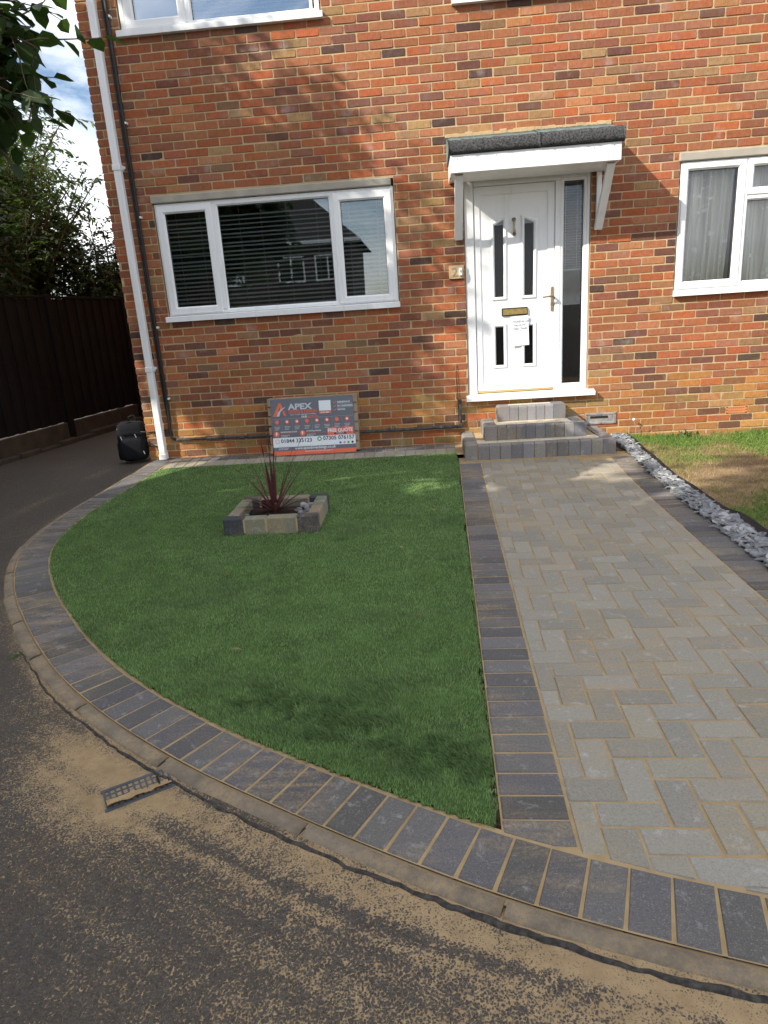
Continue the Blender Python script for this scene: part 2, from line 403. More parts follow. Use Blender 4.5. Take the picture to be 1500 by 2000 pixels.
# ------------------------------------------------------------------ terrain and curves
def H(x, y):
    """height of the paved plot: level, rising a little towards the house"""
    x = np.asarray(x, float); y = np.asarray(y, float)
    t = np.clip((y+2.4)/2.2, 0, 1); wx = 1 - .8*np.clip((x-1.65)/.7, 0, 1)
    return .085*t*t*wx

_lat = rng.random((257, 257))
def vnoise(x, y):
    x = np.asarray(x, float); y = np.asarray(y, float)
    xi = np.floor(x).astype(int); yi = np.floor(y).astype(int); fx = x-xi; fy = y-yi
    fx = fx*fx*(3-2*fx); fy = fy*fy*(3-2*fy); g = lambda a, b: _lat[a % 257, b % 257]
    return (g(xi, yi)*(1-fx)+g(xi+1, yi)*fx)*(1-fy) + (g(xi, yi+1)*(1-fx)+g(xi+1, yi+1)*fx)*fy
def fbm(x, y, o=4):
    s = 0; a = .5; n = 0
    for k in range(o): s = s + a*vnoise(x*2**k+17.3*k, y*2**k+5.1*k); n += a; a *= .55
    return s/n

EDGE_IN = [(-2.955, -.02), (-2.975, -.22), (-2.988, -.437), (-3.014, -.725), (-3.052, -1.207), (-3.082, -1.558), (-3.083, -1.932), (-3.035, -2.289), (-2.976, -2.536),
 (-2.896, -2.765), (-2.775, -3.007), (-2.657, -3.201), (-2.506, -3.439), (-2.386, -3.599), (-2.209, -3.819), (-2.091, -3.97), (-1.965, -4.111), (-1.847, -4.245),
 (-1.721, -4.375), (-1.6, -4.486), (-1.478, -4.589), (-1.368, -4.681), (-1.26, -4.76), (-1.118, -4.86), (-.947, -4.978), (-.766, -5.08), (-.582, -5.184),
 (-.406, -5.28), (-.302, -5.333), (-.203, -5.385), (-.108, -5.429), (-.005, -5.478), (.087, -5.514), (.19, -5.55), (.294, -5.586), (.393, -5.618), (.503, -5.65),
 (.62, -5.683), (.9, -5.76), (1.3, -5.86), (1.8, -5.97), (2.4, -6.08)]
def resample(pts, step, smooth=6):
    p = np.array(pts, float)
    def rs(p, st):
        d = np.r_[0, np.cumsum(np.hypot(*np.diff(p, axis=0).T))]; n = max(3, int(d[-1]/st)); s = np.linspace(0, d[-1], n)
        return np.stack([np.interp(s, d, p[:, 0]), np.interp(s, d, p[:, 1])], 1)
    p = rs(p, .03)
    for _ in range(smooth*6):
        q = p.copy(); q[1:-1] = (p[:-2]+2*p[1:-1]+p[2:])/4; p = q
    return rs(p, step)
CIN = resample(EDGE_IN, .02)
def frames(c):
    t = np.gradient(c, axis=0); t /= np.hypot(t[:, 0], t[:, 1])[:, None]
    return t, np.stack([t[:, 1], -t[:, 0]], 1)          # tangent, outward normal
TIN, NIN = frames(CIN)
COUT = CIN + NIN*.204
SIN = np.r_[0, np.cumsum(np.hypot(*np.diff(CIN, axis=0).T))]

def dist_curve(x, y, c):
    """distance and index of the nearest point of curve c"""
    P = np.stack([np.ravel(x), np.ravel(y)], 1); best = np.full(len(P), 1e9); idx = np.zeros(len(P), int)
    cc = c[::3]
    for a in range(0, len(P), 20000):
        d = ((P[a:a+20000, None, :]-cc[None])**2).sum(2); i = d.argmin(1); best[a:a+20000] = np.sqrt(d[np.arange(len(i)), i]); idx[a:a+20000] = i*3
    return best.reshape(np.shape(x)), idx.reshape(np.shape(x))

# ground to the horizon
s_ = 400
g = link('ground', mesh('ground', [(-s_, -s_, -.35), (s_, -s_, -.35), (s_, s_, -.35), (-s_, s_, -.35)], [(0, 1, 2, 3)]), None, M['far_ground']); tag(g, kind='structure')

# road and side drive, one sheet of asphalt
xs = np.unique(np.round(np.r_[np.linspace(-40, -6, 22), np.linspace(-6, -3.5, 40), np.linspace(-3.5, 1.5, 251), np.linspace(1.5, 30, 24)], 4))
ys = np.unique(np.round(np.r_[np.linspace(-40, -8, 22), np.linspace(-8, -6.7, 12), np.linspace(-6.7, -3.0, 186), np.linspace(-3.0, 0, 76), np.linspace(0, 14, 50)], 4))
gx, gy = np.meshgrid(xs, ys, indexing='ij')
dk, ik = dist_curve(gx, gy, COUT)
side = ((gx-COUT[ik, 0])*NIN[ik, 0] + (gy-COUT[ik, 1])*NIN[ik, 1])
d_out = np.where(side > 0, dk, 0.0)
gz = -.016 - .014*np.clip(d_out/1.5, 0, 2) + H(gx, gy)*.9 + .006*(fbm(gx*1.3, gy*1.3)-.5) - .02*(gx > 1.6)
inside = (side < -.03) & (gy < 0) & (gx > -3.3) & (dk < 20)
gz = np.where(inside, gz-.05, gz)
S = SIN[ik]
amp = np.interp(S, [0, 2.2, 3.2, 4.1, 4.7, 5.3, 6.0, 7.2, 9.5], [.42, .42, .30, .38, .54, .66, .70, .74, .74])
wid = np.interp(S, [0, 3, 4.6, 5.4, 6.0, 7.2], [.10, .07, .16, .36, .42, .46])
streak = fbm(S*.9+3, d_out*24+S*1.1, 4); blot = fbm(gx*2.6, gy*2.6, 4)
sand = amp*np.exp(-(d_out/wid)**2)*(.02+2.5*np.clip(streak-.24, 0, 1))
sand += .22*np.exp(-(((gx+.15)/.75)**2+((gy+6.0)/.24)**2))*(.5+streak)
sand += .55*np.exp(-(((gx+1.27)/.20)**2+((gy+5.30)/.13)**2))
sand += .50*np.exp(-(((gx+1.42)/.30)**2+((gy+5.08)/.20)**2))*(.35+blot)
sand += .22*np.exp(-d_out/.7)*np.clip((blot-.35)*2.2, 0, 1)
sand += .30*np.exp(-((d_out-.42-.1*np.sin(S*1.1))/.05)**2)*(S < 3.4)*np.clip((fbm(S*2, 3+0*S)-.4)*4, 0, 1)
sand = np.clip(sand*np.clip((d_out-.0)/.02, .6, 1), 0, 1.05)
ni, nj = gx.shape; ii = np.arange(ni*nj).reshape(ni, nj)
F = np.stack([ii[:-1, :-1], ii[1:, :-1], ii[1:, 1:], ii[:-1, 1:]], -1).reshape(-1, 4)
me = fast_mesh('road', np.stack([gx, gy, gz], -1).reshape(-1, 3), F, smooth=True)
at = me.attributes.new('sand', 'FLOAT', 'POINT'); at.data.foreach_set('value', sand.ravel().astype(np.float32))
road = link('road', me, None, M['asphalt']); tag(road, kind='structure')

# lumpy bead of tar where the asphalt meets the kerb
cr = COUT + NIN*.076; V = []; Fq = []; idxs = [i for i in range(0, len(cr)) if 4.3 < SIN[i] < 10]
prof = [(-.022, -.03), (-.014, .001), (0, .0055), (.012, .001), (.022, -.03)]
for a, i in enumerate(idxs):
    p = cr[i]; n = NIN[i]; r = (.42 + .38*vnoise(SIN[i]*15, 3.)+.2*vnoise(SIN[i]*55, 5.))*np.interp(SIN[i], [4.3, 5.2, 7], [.35, .55, .9]); off = .010*(vnoise(SIN[i]*5, 9.)-.5)+.010*(vnoise(SIN[i]*31, 2.)-.5); hgt = vnoise(SIN[i]*38, 7.)*.006
    for (u, z) in prof: V.append((p[0]+n[0]*(u*r+off), p[1]+n[1]*(u*r+off), -.0165+float(H(*p))*.9+(z+hgt if z > -.02 else z)*min(1, r)))
    if a:
        b = a*5
        for k in range(4): Fq.append((b-5+k, b+k, b+k+1, b-4+k))
t_ = NT('old_tar'); tm = t_.done(t_.mix(t_.ramp(t_.noise(t_.pos(), 60), .4, .7), (.030, .028, .026), (.085, .076, .064)), .8, t_.bump(t_.noise(t_.pos(), 110, 5, .7), .9, .006))
link('tar_seam', fast_mesh('tar_seam', V, Fq, smooth=True), road, tm)

# ------------------------------------------------------------------ paving
def clip_poly(poly, fn):
    """keep the part of a polygon where fn(p) >= 0"""
    out = []
    for a, b in zip(poly, poly[1:]+poly[:1]):
        fa, fb = fn(a), fn(b)
        if fa >= 0: out.append(a)
        if (fa >= 0) != (fb >= 0):
            t = fa/(fa-fb); out.append((a[0]+(b[0]-a[0])*t, a[1]+(b[1]-a[1])*t))
    return out
def area(p): return .5*abs(sum(a[0]*b[1]-b[0]*a[1] for a, b in zip(p, p[1:]+p[:1])))
def block_mesh(name, poly, ch=.005, dep=.05, jit=.0012):
    """a paving block: polygon with a chamfered, slightly worn arris; top at z = 0"""
    cx = sum(p[0] for p in poly)/len(poly); cy = sum(p[1] for p in poly)/len(poly); n = len(poly)
    if sum(a[0]*b[1]-b[0]*a[1] for a, b in zip(poly, poly[1:]+poly[:1])) < 0: poly = poly[::-1]
    q = [(x+random.uniform(-jit, jit), y+random.uniform(-jit, jit)) for x, y in poly]
    def inset(x, y, c):
        d = math.hypot(x-cx, y-cy) or 1; k = max(.2, 1-c*1.4/d); return cx+(x-cx)*k, cy+(y-cy)*k
    top = [(*inset(x, y, ch), random.uniform(-.0008, .0008)) for x, y in q]
    v = top + [(x, y, -ch*.8) for x, y in q] + [(x, y, -dep) for x, y in q]
    f = [tuple(range(n))] + [(i, n+i, n+(i+1) % n, (i+1) % n) for i in range(n)] + [(n+i, 2*n+i, 2*n+(i+1) % n, n+(i+1) % n) for i in range(n)]
    return mesh(name, v, f)
BL, BW = .1975, .0975
full_blocks = [block_mesh('block', [(-BL/2+.0005, -BW/2+.0005), (BL/2-.0005, -BW/2+.0005), (BL/2-.0005, BW/2-.0005), (-BL/2+.0005, BW/2-.0005)]) for _ in range(8)]
for m_ in full_blocks: m_.materials.append(M['paver'])
full_dark = []
for m_ in full_blocks:
    c = m_.copy(); c.materials.clear(); c.materials.append(M['charcoal']); full_dark.append(c)
def grey():
    k = random.uniform(.87, 1.13); w_ = random.uniform(0, 1)
    return (.282*k, (.266-.006*w_)*k, (.228-.024*w_)*k, 1)
def char():
    k = random.uniform(.72, 1.25); b = random.uniform(.96, 1.1)
    return (.126*k, .120*k, .114*k*b, 1)
def tilt(x, y):
    e = .01; hx_ = (float(H(x+e, y))-float(H(x-e, y)))/(2*e); hy_ = (float(H(x, y+e))-float(H(x, y-e)))/(2*e)
    return hx_, hy_
def put_block(name, me, x, y, rz, col, parent, dz=0.0):
    o = link(name, me, parent); hx_, hy_ = tilt(x, y)
    o.matrix_local = Matrix.Translation((x, y, float(H(x, y))+dz+random.uniform(-.0012, .0012))) @ Matrix.Rotation(-hx_, 4, 'Y') @ Matrix.Rotation(hy_+random.uniform(-.006, .006), 4, 'X') @ Matrix.Rotation(rz, 4, 'Z')
    o.color = col; return o

PA = -.02719; PX = .29648; PW = 1.1835; PITCHB = .10389; POFF = -5.40564
def pw(x, d): return (PX + x*math.cos(PA) - d*math.sin(PA), x*math.sin(PA) + d*math.cos(PA))
_k = [(p, n) for p, n in zip(CIN[::4], NIN[::4])]
def inside_edge(x, y, gap=.004):
    p, n = min(_k, key=lambda k: (k[0][0]-x)**2+(k[0][1]-y)**2)
    return -((x-p[0])*n[0]+(y-p[1])*n[1]) - gap

path = empty('path', (0, 0, 0)); tag(path, kind='structure')
# bed of jointing sand that shows between the blocks
def strip(name, La, Lb, dz, mat, parent, sub=40):
    """sheet between two polylines of equal length, laid on the plot height + dz"""
    V = []; Fq = []; m = 9
    for a, b in zip(La, Lb):
        for k in range(m):
            x = a[0]+(b[0]-a[0])*k/(m-1); y = a[1]+(b[1]-a[1])*k/(m-1); V.append((x, y, float(H(x, y))+dz))
    for i in range(len(La)-1):
        for k in range(m-1): Fq.append((i*m+k, i*m+k+1, (i+1)*m+k+1, (i+1)*m+k))
    return link(name, fast_mesh(name, V, Fq, smooth=True), parent, mat)
ds = np.linspace(-.62, -5.62, 60)
strip('sand_bed', [pw(-.206, d) for d in ds], [pw(PW+.206, d) for d in ds], -.0034, M['sand'], path)

def lay_block(name, u0, u1, v0, v1, dark, parent, clipu=None):
    poly = [(u0, v0), (u1, v0), (u1, v1), (u0, v1)]; cut = False
    if clipu:
        if u0 < clipu[0] or u1 > clipu[1]:
            poly = clip_poly(poly, lambda p: p[0]-clipu[0]); poly = clip_poly(poly, lambda p: clipu[1]-p[0]) if poly else poly; cut = True
            if len(poly) < 3 or area(poly) < .0022: return None
    if min(p[1] for p in poly) < -5.0:
        P = [pw(*q) for q in poly]
        if min(inside_edge(*p) for p in P) < 0:
            P = clip_poly(P, lambda p: inside_edge(p[0], p[1]))
            if len(P) < 3 or area(P) < .0012: return None
            cx = sum(p[0] for p in P)/len(P); cy = sum(p[1] for p in P)/len(P)
            me = block_mesh('block', [(p[0]-cx, p[1]-cy) for p in P]); me.materials.append(M['charcoal'] if dark else M['paver'])
            return put_block(name, me, cx, cy, 0, char() if dark else grey(), parent)
    cu = sum(p[0] for p in poly)/len(poly); cv = sum(p[1] for p in poly)/len(poly); X, Y = pw(cu, cv)
    if cut:
        me = block_mesh('block', [(p[0]-cu, p[1]-cv) for p in poly]); me.materials.append(M['charcoal'] if dark else M['paver'])
        return put_block(name, me, X, Y, PA, char() if dark else grey(), parent)
    horiz = (u1-u0) > (v1-v0)
    me = random.choice(full_dark if dark else full_blocks)
    return put_block(name, me, X, Y, PA + (0 if horiz else math.pi/2) + random.choice((0, math.pi)), char() if dark else grey(), parent)
# herringbone field: the nearest pieces singly, the far ones by the step joined
cell = .1029; jn = .0032; pieces = []
for i in range(-2, 13):
    for j in range(0, 58):
        m_ = (i-j) % 4
        if m_ == 0: q = (i*cell, (i+2)*cell-jn, -j*cell, -(j+1)*cell+jn)
        elif m_ == 2: q = (i*cell, (i+1)*cell-jn, -(j-1)*cell, -(j+1)*cell+jn)
        else: continue
        u0, u1, v0, v1 = q[0]-.03, q[1]-.03, -.70+q[3], -.70+q[2]
        if u1 <= .01 or u0 >= PW-.01 or v0 > -.72 or v1 < -5.75: continue
        pieces.append((u0, u1, v0, min(v1, -.765)))
pieces.sort(key=lambda q: q[2])
made = []
for q in pieces:
    o = lay_block('paver', *q, False, path, (.004, PW-.004))
    if o: made.append(o)
def join_stuff(name, objs, parent, matkey, colored=True):
    V = []; Fq = []; Cc = []; n = 0
    for o in objs:
        me = o.data; mw = o.matrix_local
        vs = [mw @ v.co for v in me.vertices]; V += [tuple(v) for v in vs]; Cc += [tuple(o.color)[:3]]*len(vs)
        Fq += [tuple(i+n for i in p.vertices) for p in me.polygons]; n += len(vs)
    me = mesh(name, V, Fq); a = me.color_attributes.new('bc', 'FLOAT_COLOR', 'POINT')
    a.data.foreach_set('color', np.c_[np.array(Cc), np.ones(len(Cc))].astype(np.float32).ravel())
    for o in objs: bpy.data.objects.remove(o)
    o = link(name, me, parent, M[matkey]); tag(o, kind='stuff'); return o
if len(made) > 300:
    t2 = paver_mat('paver_grey_joined', False)
    oi = [n for n in t2.node_tree.nodes if n.type == 'OBJECT_INFO'][0]; vc = t2.node_tree.nodes.new('ShaderNodeVertexColor'); vc.layer_name = 'bc'
    for lk in list(t2.node_tree.links):
        if lk.from_node == oi: t2.node_tree.links.new(vc.outputs['Color'], lk.to_socket)
    M['paver_far'] = t2
    join_stuff('far_pavers', made[300:], path, 'paver_far')
# soldier courses left and right of the herringbone
for k in range(-3, 46):
    v0 = POFF+k*PITCHB+jn/2; v1 = v0+PITCHB-jn
    if v1 > -.765: continue
    lay_block('edging_block', -.2035, -.0035, v0, v1, True, path)
    lay_block('edging_block', PW+.0035, PW+.2035, v0+.03, v1+.03, True, path)

# curved border of charcoal blocks round the lawn
border = empty('lawn_border', (0, 0, 0)); tag(border, kind='structure')
strip('sand_bed', [tuple(p) for p in (CIN-NIN*.012)[::4]], [tuple(p) for p in COUT[::4]], -.0026, M['sand'], border)
mid = CIN + NIN*.102
smid = np.r_[0, np.cumsum(np.hypot(*np.diff(mid, axis=0).T))]
s0 = .05
while s0 < smid[-1]-.1:
    p = np.array([np.interp(s0, smid, mid[:, k]) for k in (0, 1)]); n = np.array([np.interp(s0, smid, NIN[:, k]) for k in (0, 1)]); ang = math.atan2(n[1], n[0])
    if not (p[0] > 2.2):
        put_block('edging_block', random.choice(full_dark), p[0], p[1], ang+random.uniform(-.008, .008), char(), border, .001)
    s0 += .1042 + random.uniform(0, .0018)

# concrete kerb outside the border
kerb = empty('kerb', (0, 0, 0)); tag(kerb, kind='structure')
ko = COUT + NIN*.004; kb = np.r_[0, np.cumsum(np.hypot(*np.diff(ko, axis=0).T))]
lens = [.62, .7, .66, .62, .6, .46, .46, .5, .62, .6, .64, .62, .66, .62, .7, .7, .7, .7]; s0 = .0; ki = 0
while s0 < kb[-1]-.3 and ki < len(lens):
    s1 = s0 + lens[ki]; sel = np.linspace(s0+.004, s1-.004, 13); P = np.stack([np.interp(sel, kb, ko[:, k]) for k in (0, 1)], 1); Nn = np.stack([np.interp(sel, kb, NIN[:, k]) for k in (0, 1)], 1)
    V = []; Fq = []; wob = random.uniform(-.003, .003)
    wd = float(np.interp(s0, [0, 2, 4, 5, 9], [.045, .05, .064, .056, .054]))
    pr = [(0, -.10), (0, -.004), (.004, .0), (wd*.55, -.0015), (wd*.85, -.006), (wd, -.016), (wd, -.10)]
    for a in range(13):
        for (u, z) in pr:
            e = .0018*(vnoise(sel[a]*30, u*300)-.5)
            V.append((P[a, 0]+Nn[a, 0]*(u+e), P[a, 1]+Nn[a, 1]*(u+e), float(H(*P[a]))+z-.004+wob+e))
        if a:
            for k in range(len(pr)-1): b = a*len(pr); Fq.append((b-len(pr)+k, b-len(pr)+k+1, b+k+1, b+k))
    m_ = mesh('kerb_stone', V, Fq); n_ = len(pr)
    m2 = mesh('kerb_stone', V, [list(q) for q in Fq]+[tuple(range(n_)), tuple(range(12*n_, 13*n_))[::-1]], True)
    link('kerb_stone', m2, kerb, M['kerb']); s0 = s1; ki += 1
strip('joint_sand', [tuple(p) for p in (COUT-NIN*.002)[::4]], [tuple(p) for p in (COUT+NIN*.022)[::4]], -.009, M['sand'], kerb)

# wall-foot blocks; dark and pale rows paint in the shaded and sunlit halves
ws = empty('wall_strip', (0, 0, 0)); tag(ws, kind='structure')
strip('sand_bed', [(x, -.004) for x in np.linspace(-2.97, .13, 30)], [(x, -.475) for x in np.linspace(-2.97, .13, 30)], -.0055, M['sand'], ws)
x = -2.91; kk = 0
while x < .07:
    put_block('edging_block', random.choice(full_dark), x, -.130, math.pi/2, char(), ws)
    put_block('edging_block', random.choice(full_blocks), x+.004, -.336, math.pi/2, tuple(c*1.15 for c in grey()[:3])+(1,), ws)  # sun glare on the near block halves put into this pale colour
    x += .1042

# ------------------------------------------------------------------ artificial lawn
LAWN = [tuple(p) for p in CIN[::6] if p[1] < -.44]
tip = [p for p in LAWN if p[0] < pw(-.209, -5.4)[0]]; LAWN = tip
LAWN += [pw(-.209, d) for d in np.linspace(-5.38, -.76, 30)] + [(x_, -.44) for x_ in np.linspace(.06, -2.95, 20)]
LP = np.array(LAWN)
def in_poly(x, y, P):
    x = np.asarray(x); y = np.asarray(y); c = np.zeros(x.shape, bool); j = len(P)-1
    for i in range(len(P)):
        xi, yi = P[i]; xj, yj = P[j]
        with np.errstate(divide='ignore', invalid='ignore'):
            t = ((yi > y) != (yj > y)) & (x < (xj-xi)*(y-yi)/(yj-yi+1e-12)+xi)
        c ^= t; j = i
    return c
def turf_h(x, y): return H(x, y) + .006 + .016*(fbm(np.asarray(x)*1.7+4, np.asarray(y)*1.7, 3)-.5) + .02*np.exp(-(((np.asarray(x)+.22)/.22)**2+((np.asarray(y)+5.08)/.13)**2))*0.6
bx_, by_ = np.meshgrid(np.arange(-3.15, .3, .018), np.arange(-5.5, -.4, .018), indexing='ij')
nx_, ny_ = bx_.shape; keep = in_poly(bx_, by_, LP); ii = np.arange(nx_*ny_).reshape(nx_, ny_)
kq = keep[:-1, :-1] & keep[1:, :-1] & keep[1:, 1:] & keep[:-1, 1:]
F = np.stack([ii[:-1, :-1], ii[1:, :-1], ii[1:, 1:], ii[:-1, 1:]], -1)[kq]
base_me = fast_mesh('turf_backing', np.stack([bx_, by_, turf_h(bx_, by_)-.004], -1).reshape(-1, 3), F, smooth=True)
lawn = link('artificial_lawn', base_me, None, M['turf_base']); tag(lawn, kind='structure')

def blades(name, X, Y, Z, L, W, lean, leandir, cols, mat, parent, kind='stuff'):
    """one bent blade for every root point"""
    n = len(X); a = rng.uniform(0, 2*np.pi, n)
    sx, sy = np.cos(a)*W*.5, np.sin(a)*W*.5
    dx, dy = np.cos(leandir)*np.sin(lean), np.sin(leandir)*np.sin(lean); dz = np.cos(lean)
    V = np.zeros((n, 5, 3), np.float32)
    V[:, 0] = np.stack([X-sx, Y-sy, Z], -1); V[:, 1] = np.stack([X+sx, Y+sy, Z], -1)
    mx, my, mz = X+dx*L*.45, Y+dy*L*.45, Z+dz*L*.60
    V[:, 2] = np.stack([mx-sx*.75, my-sy*.75, mz], -1); V[:, 3] = np.stack([mx+sx*.75, my+sy*.75, mz], -1)
    V[:, 4] = np.stack([X+dx*L*1.25, Y+dy*L*1.25, Z+dz*L*.92], -1)
    b = np.arange(n)[:, None]*5
    F = np.concatenate([b+np.array([[0, 1, 3]]), b+np.array([[0, 3, 2]]), b+np.array([[2, 3, 4]])], 0)
    c = np.repeat(cols[:, None, :], 5, 1); c = c.copy()
    o = link(name, fast_mesh(name, V.reshape(-1, 3), F, c.reshape(-1, 3)), parent, M[mat]); tag(o, kind=kind); return o
N = 1100000
X = rng.uniform(-3.12, .2, N); Y = rng.uniform(-5.48, -.44, N)
dc = np.sqrt((X-CAM[0])**2+(Y-CAM[1])**2+1.4**2)
keepp = rng.random(N) < np.clip((2.35/dc)**1.7, .14, 1)*.62
X, Y = X[keepp], Y[keepp]; k = in_poly(X, Y, LP); X, Y = X[k], Y[k]
n = len(X); dc = np.sqrt((X-CAM[0])**2+(Y-CAM[1])**2+1.4**2)
tuft = fbm(X*3.1, Y*3.1, 3); fine = fbm(X*16, Y*16, 2); patch = np.clip((fbm(X*2.3+9, Y*3.4+2, 4)-.60)*7, 0, 1)
front = np.exp(-(((X+.55)/.55)**2+((Y+4.93+.45*(X+.55))/.16)**2)) + np.exp(-(((X+.2)/.17)**2+((Y+5.1)/.10)**2))
spots_ = np.zeros(n)
for _q in range(46):
    qx, qy = rng.uniform(-2.9, .05), rng.uniform(-5.2, -1.0); sx_, sy_ = rng.uniform(.03, .09), rng.uniform(.015, .035); am = rng.uniform(.4, 1.0)
    spots_ = np.maximum(spots_, am*np.exp(-(((X-qx)/sx_)**2+((Y-qy)/sy_)**2)))
edgeband = np.exp(-((Y+4.90+.54*(X+.62))/.13)**2)*np.exp(-((X+.62)/.62)**2)
patch = np.clip(.55*patch + spots_*(.5+fine) + 1.5*front*np.clip(fbm(X*16, Y*20, 3)*3.4-1.2, 0, 1) + 1.0*edgeband*np.clip(fbm(X*14, Y*20, 3)*3.8-1.55, 0, 1), 0, 1)
L = (.0105+.0045*rng.random(n))*(1+1.0*patch); W = .0015+.0010*dc/3
lean = .20+.55*rng.random(n)+.25*patch; ldir = 1.1 + 2.2*(tuft-.5) + rng.normal(0, .75, n) + patch*2.4
g1 = np.array([.168, .272, .092]); g2 = np.array([.250, .372, .142]); g3 = np.array([.104, .184, .058]); g4 = np.array([.16, .17, .06])
u = rng.random(n)[:, None]; cols = g1*(1-u)+g2*u
cols = np.where(rng.random((n, 1)) < .24, g3, cols); cols = np.where(rng.random((n, 1)) < .04, g4, cols)
cols = cols*(.80+.40*fine[:, None]); cols = cols*(1-.58*patch[:, None]) + np.array([.034, .074, .020])*.58*patch[:, None]  # bent pile patches: shade among the longer blades also put into their colour
blades('turf_pile', X, Y, turf_h(X, Y)-.004, L, W, lean, ldir, cols, 'turf', lawn)

# ------------------------------------------------------------------ neighbour's dry lawn on the right
gx, gy = np.meshgrid(np.linspace(1.62, 8, 65), np.linspace(-6.4, .0, 65), indexing='ij'); nx_, ny_ = gx.shape
def rl_h(x, y): return H(x, y) + .002 + .035*(fbm(np.asarray(x)*2.2, np.asarray(y)*2.2, 4)-.5) + .02*np.clip((np.asarray(x)-1.8)/.5, 0, 1)
gz = rl_h(gx, gy) - .05*(gx < 1.75); ii = np.arange(nx_*ny_).reshape(nx_, ny_)
F = np.stack([ii[:-1, :-1], ii[1:, :-1], ii[1:, 1:], ii[:-1, 1:]], -1).reshape(-1, 4)
rl = link('dry_lawn', fast_mesh('dry_lawn', np.stack([gx, gy, gz], -1).reshape(-1, 3), F, smooth=True), None, M['dry_soil']); tag(rl, kind='structure')
N = 260000; X = rng.uniform(1.80, 5.2, N); Y = rng.uniform(-4.6, -.02, N)
cover = fbm(X*1.5+3, Y*1.5+1, 4) + .07 + .20*np.exp(-((Y+.25)/.28)**2) + .10*(X-2.3) - .02
slx = 1.72 - .027*Y*0 + np.where(Y > -1, .12*(Y+1), 0)
keepp = rng.random(N) < np.clip((cover-.36)*2.6, .10, 1)
X, Y, cover = X[keepp], Y[keepp], cover[keepp]; n = len(X)
dry = np.clip((.62-cover)*4 + rng.normal(0, .25, n), 0, 1)[:, None]
u = rng.random(n)[:, None]; cols = (np.array([.10, .20, .035])*(1-u)+np.array([.20, .30, .06])*u)*(1-dry) + (np.array([.42, .30, .13])*(1-u)+np.array([.30, .22, .10])*u)*dry
near_wall = np.exp(-((Y+.1)/.12)**2)
blades('lawn_grass', X, Y, rl_h(X, Y)-.002, (.018+.03*rng.random(n))*(1+1.3*near_wall*rng.random(n)), .0030+.002*rng.random(n), .3+.8*rng.random(n), rng.uniform(0, 6.28, n), cols, 'turf', rl)

# ------------------------------------------------------------------ strip of slate chippings
slate = empty('slate_strip', (0, 0, 0)); tag(slate, kind='structure')
def sl_edges(d):
    l = PW+.206; wd = .135+.05*math.sin(d*2.1+1)*.3 + (.03 if d < -2.6 else 0); return l, l+wd
V = []; Fq = []; dl = np.linspace(-.02, -5.4, 70)
for a, d in enumerate(dl):
    l, r = sl_edges(d); row = [(l-.004, -.02), (l+.01, .004), ((l+r)/2, .010), (r-.02, .012), (r+.004+.01*vnoise(d*6, 2.), .042+.02*vnoise(d*5, 6.)), (r+.02+.012*vnoise(d*6, 2.), .03), (r+.045, -.03)]
    for (u_, z_) in row: xx, yy = pw(u_, d); V.append((xx, yy, float(H(xx, yy))+z_))
    if a:
        for k in range(6): b = a*7; Fq.append((b-7+k, b+k, b+k+1, b-6+k))
link('weed_liner', fast_mesh('weed_liner', V, Fq, smooth=True), slate, M['liner'])
protos = []
for _ in range(14):
    nn = random.randint(5, 7); a0 = random.uniform(0, 6); ax = random.uniform(.9, 1.9)
    top = [(math.cos(a0+2*math.pi*k/nn)*ax*random.uniform(.7, 1.1), math.sin(a0+2*math.pi*k/nn)*random.uniform(.7, 1.1)) for k in range(nn)]
    protos.append((top, random.uniform(.06, .13)))
big = []; V = []; Fq = []; V2 = []; F2 = []
for k in range(2300):
    d = -random.uniform(.02, 5.2); l, r = sl_edges(d); u_ = random.uniform(l-.004, r+.0); xx, yy = pw(u_, d)
    top, th = random.choice(protos); s_ = random.uniform(.012, .036); t_ = (u_-l)/(r-l)
    Mx = Matrix.Translation((xx, yy, float(H(xx, yy))+.008+.018*math.sin(math.pi*min(1, max(0, t_)))+random.uniform(0, .012))) @ Matrix.Rotation(random.uniform(0, 6.3), 4, 'Z') @ Matrix.Rotation(random.gauss(0, .26), 4, 'X') @ Matrix.Rotation(random.gauss(0, .3), 4, 'Y')
    nn = len(top); vs = [tuple(Mx @ Vector((x_*s_, y_*s_, th*s_))) for x_, y_ in top] + [tuple(Mx @ Vector((x_*s_*1.04, y_*s_*1.04, -th*s_))) for x_, y_ in top]
    VV, FF = (V2, F2) if random.random() < .22 else (V, Fq); b = len(VV)
    VV += vs; FF += [tuple(b+i for i in range(nn))] + [(b+i, b+nn+i, b+nn+(i+1) % nn, b+(i+1) % nn) for i in range(nn)]
o = link('slate_chips', mesh('slate_chips', V, Fq), slate, M['slate']); tag(o, kind='stuff')
o = link('pale_slate_chips', mesh('pale_slate_chips', V2, F2), slate, M['slate_pale']); tag(o, kind='stuff')

# ------------------------------------------------------------------ the brick house
house = empty('brick_house', (0, 0, 0))
tag(house, 'red and brown brick house front with white plastic windows and door', 'house')
CRS = .07485; Z0 = .09; XL = -3.268; XR = 6.2; ZT = 5.75
OPEN = [(-2.825, -.44, 1.505, 2.69), (-2.885, -1.01, 4.06, 5.3), (.185, 2.6, 4.06, 5.3), (.222, 1.432, .535, 2.625), (2.243, 4.75, 1.435, 2.69)]
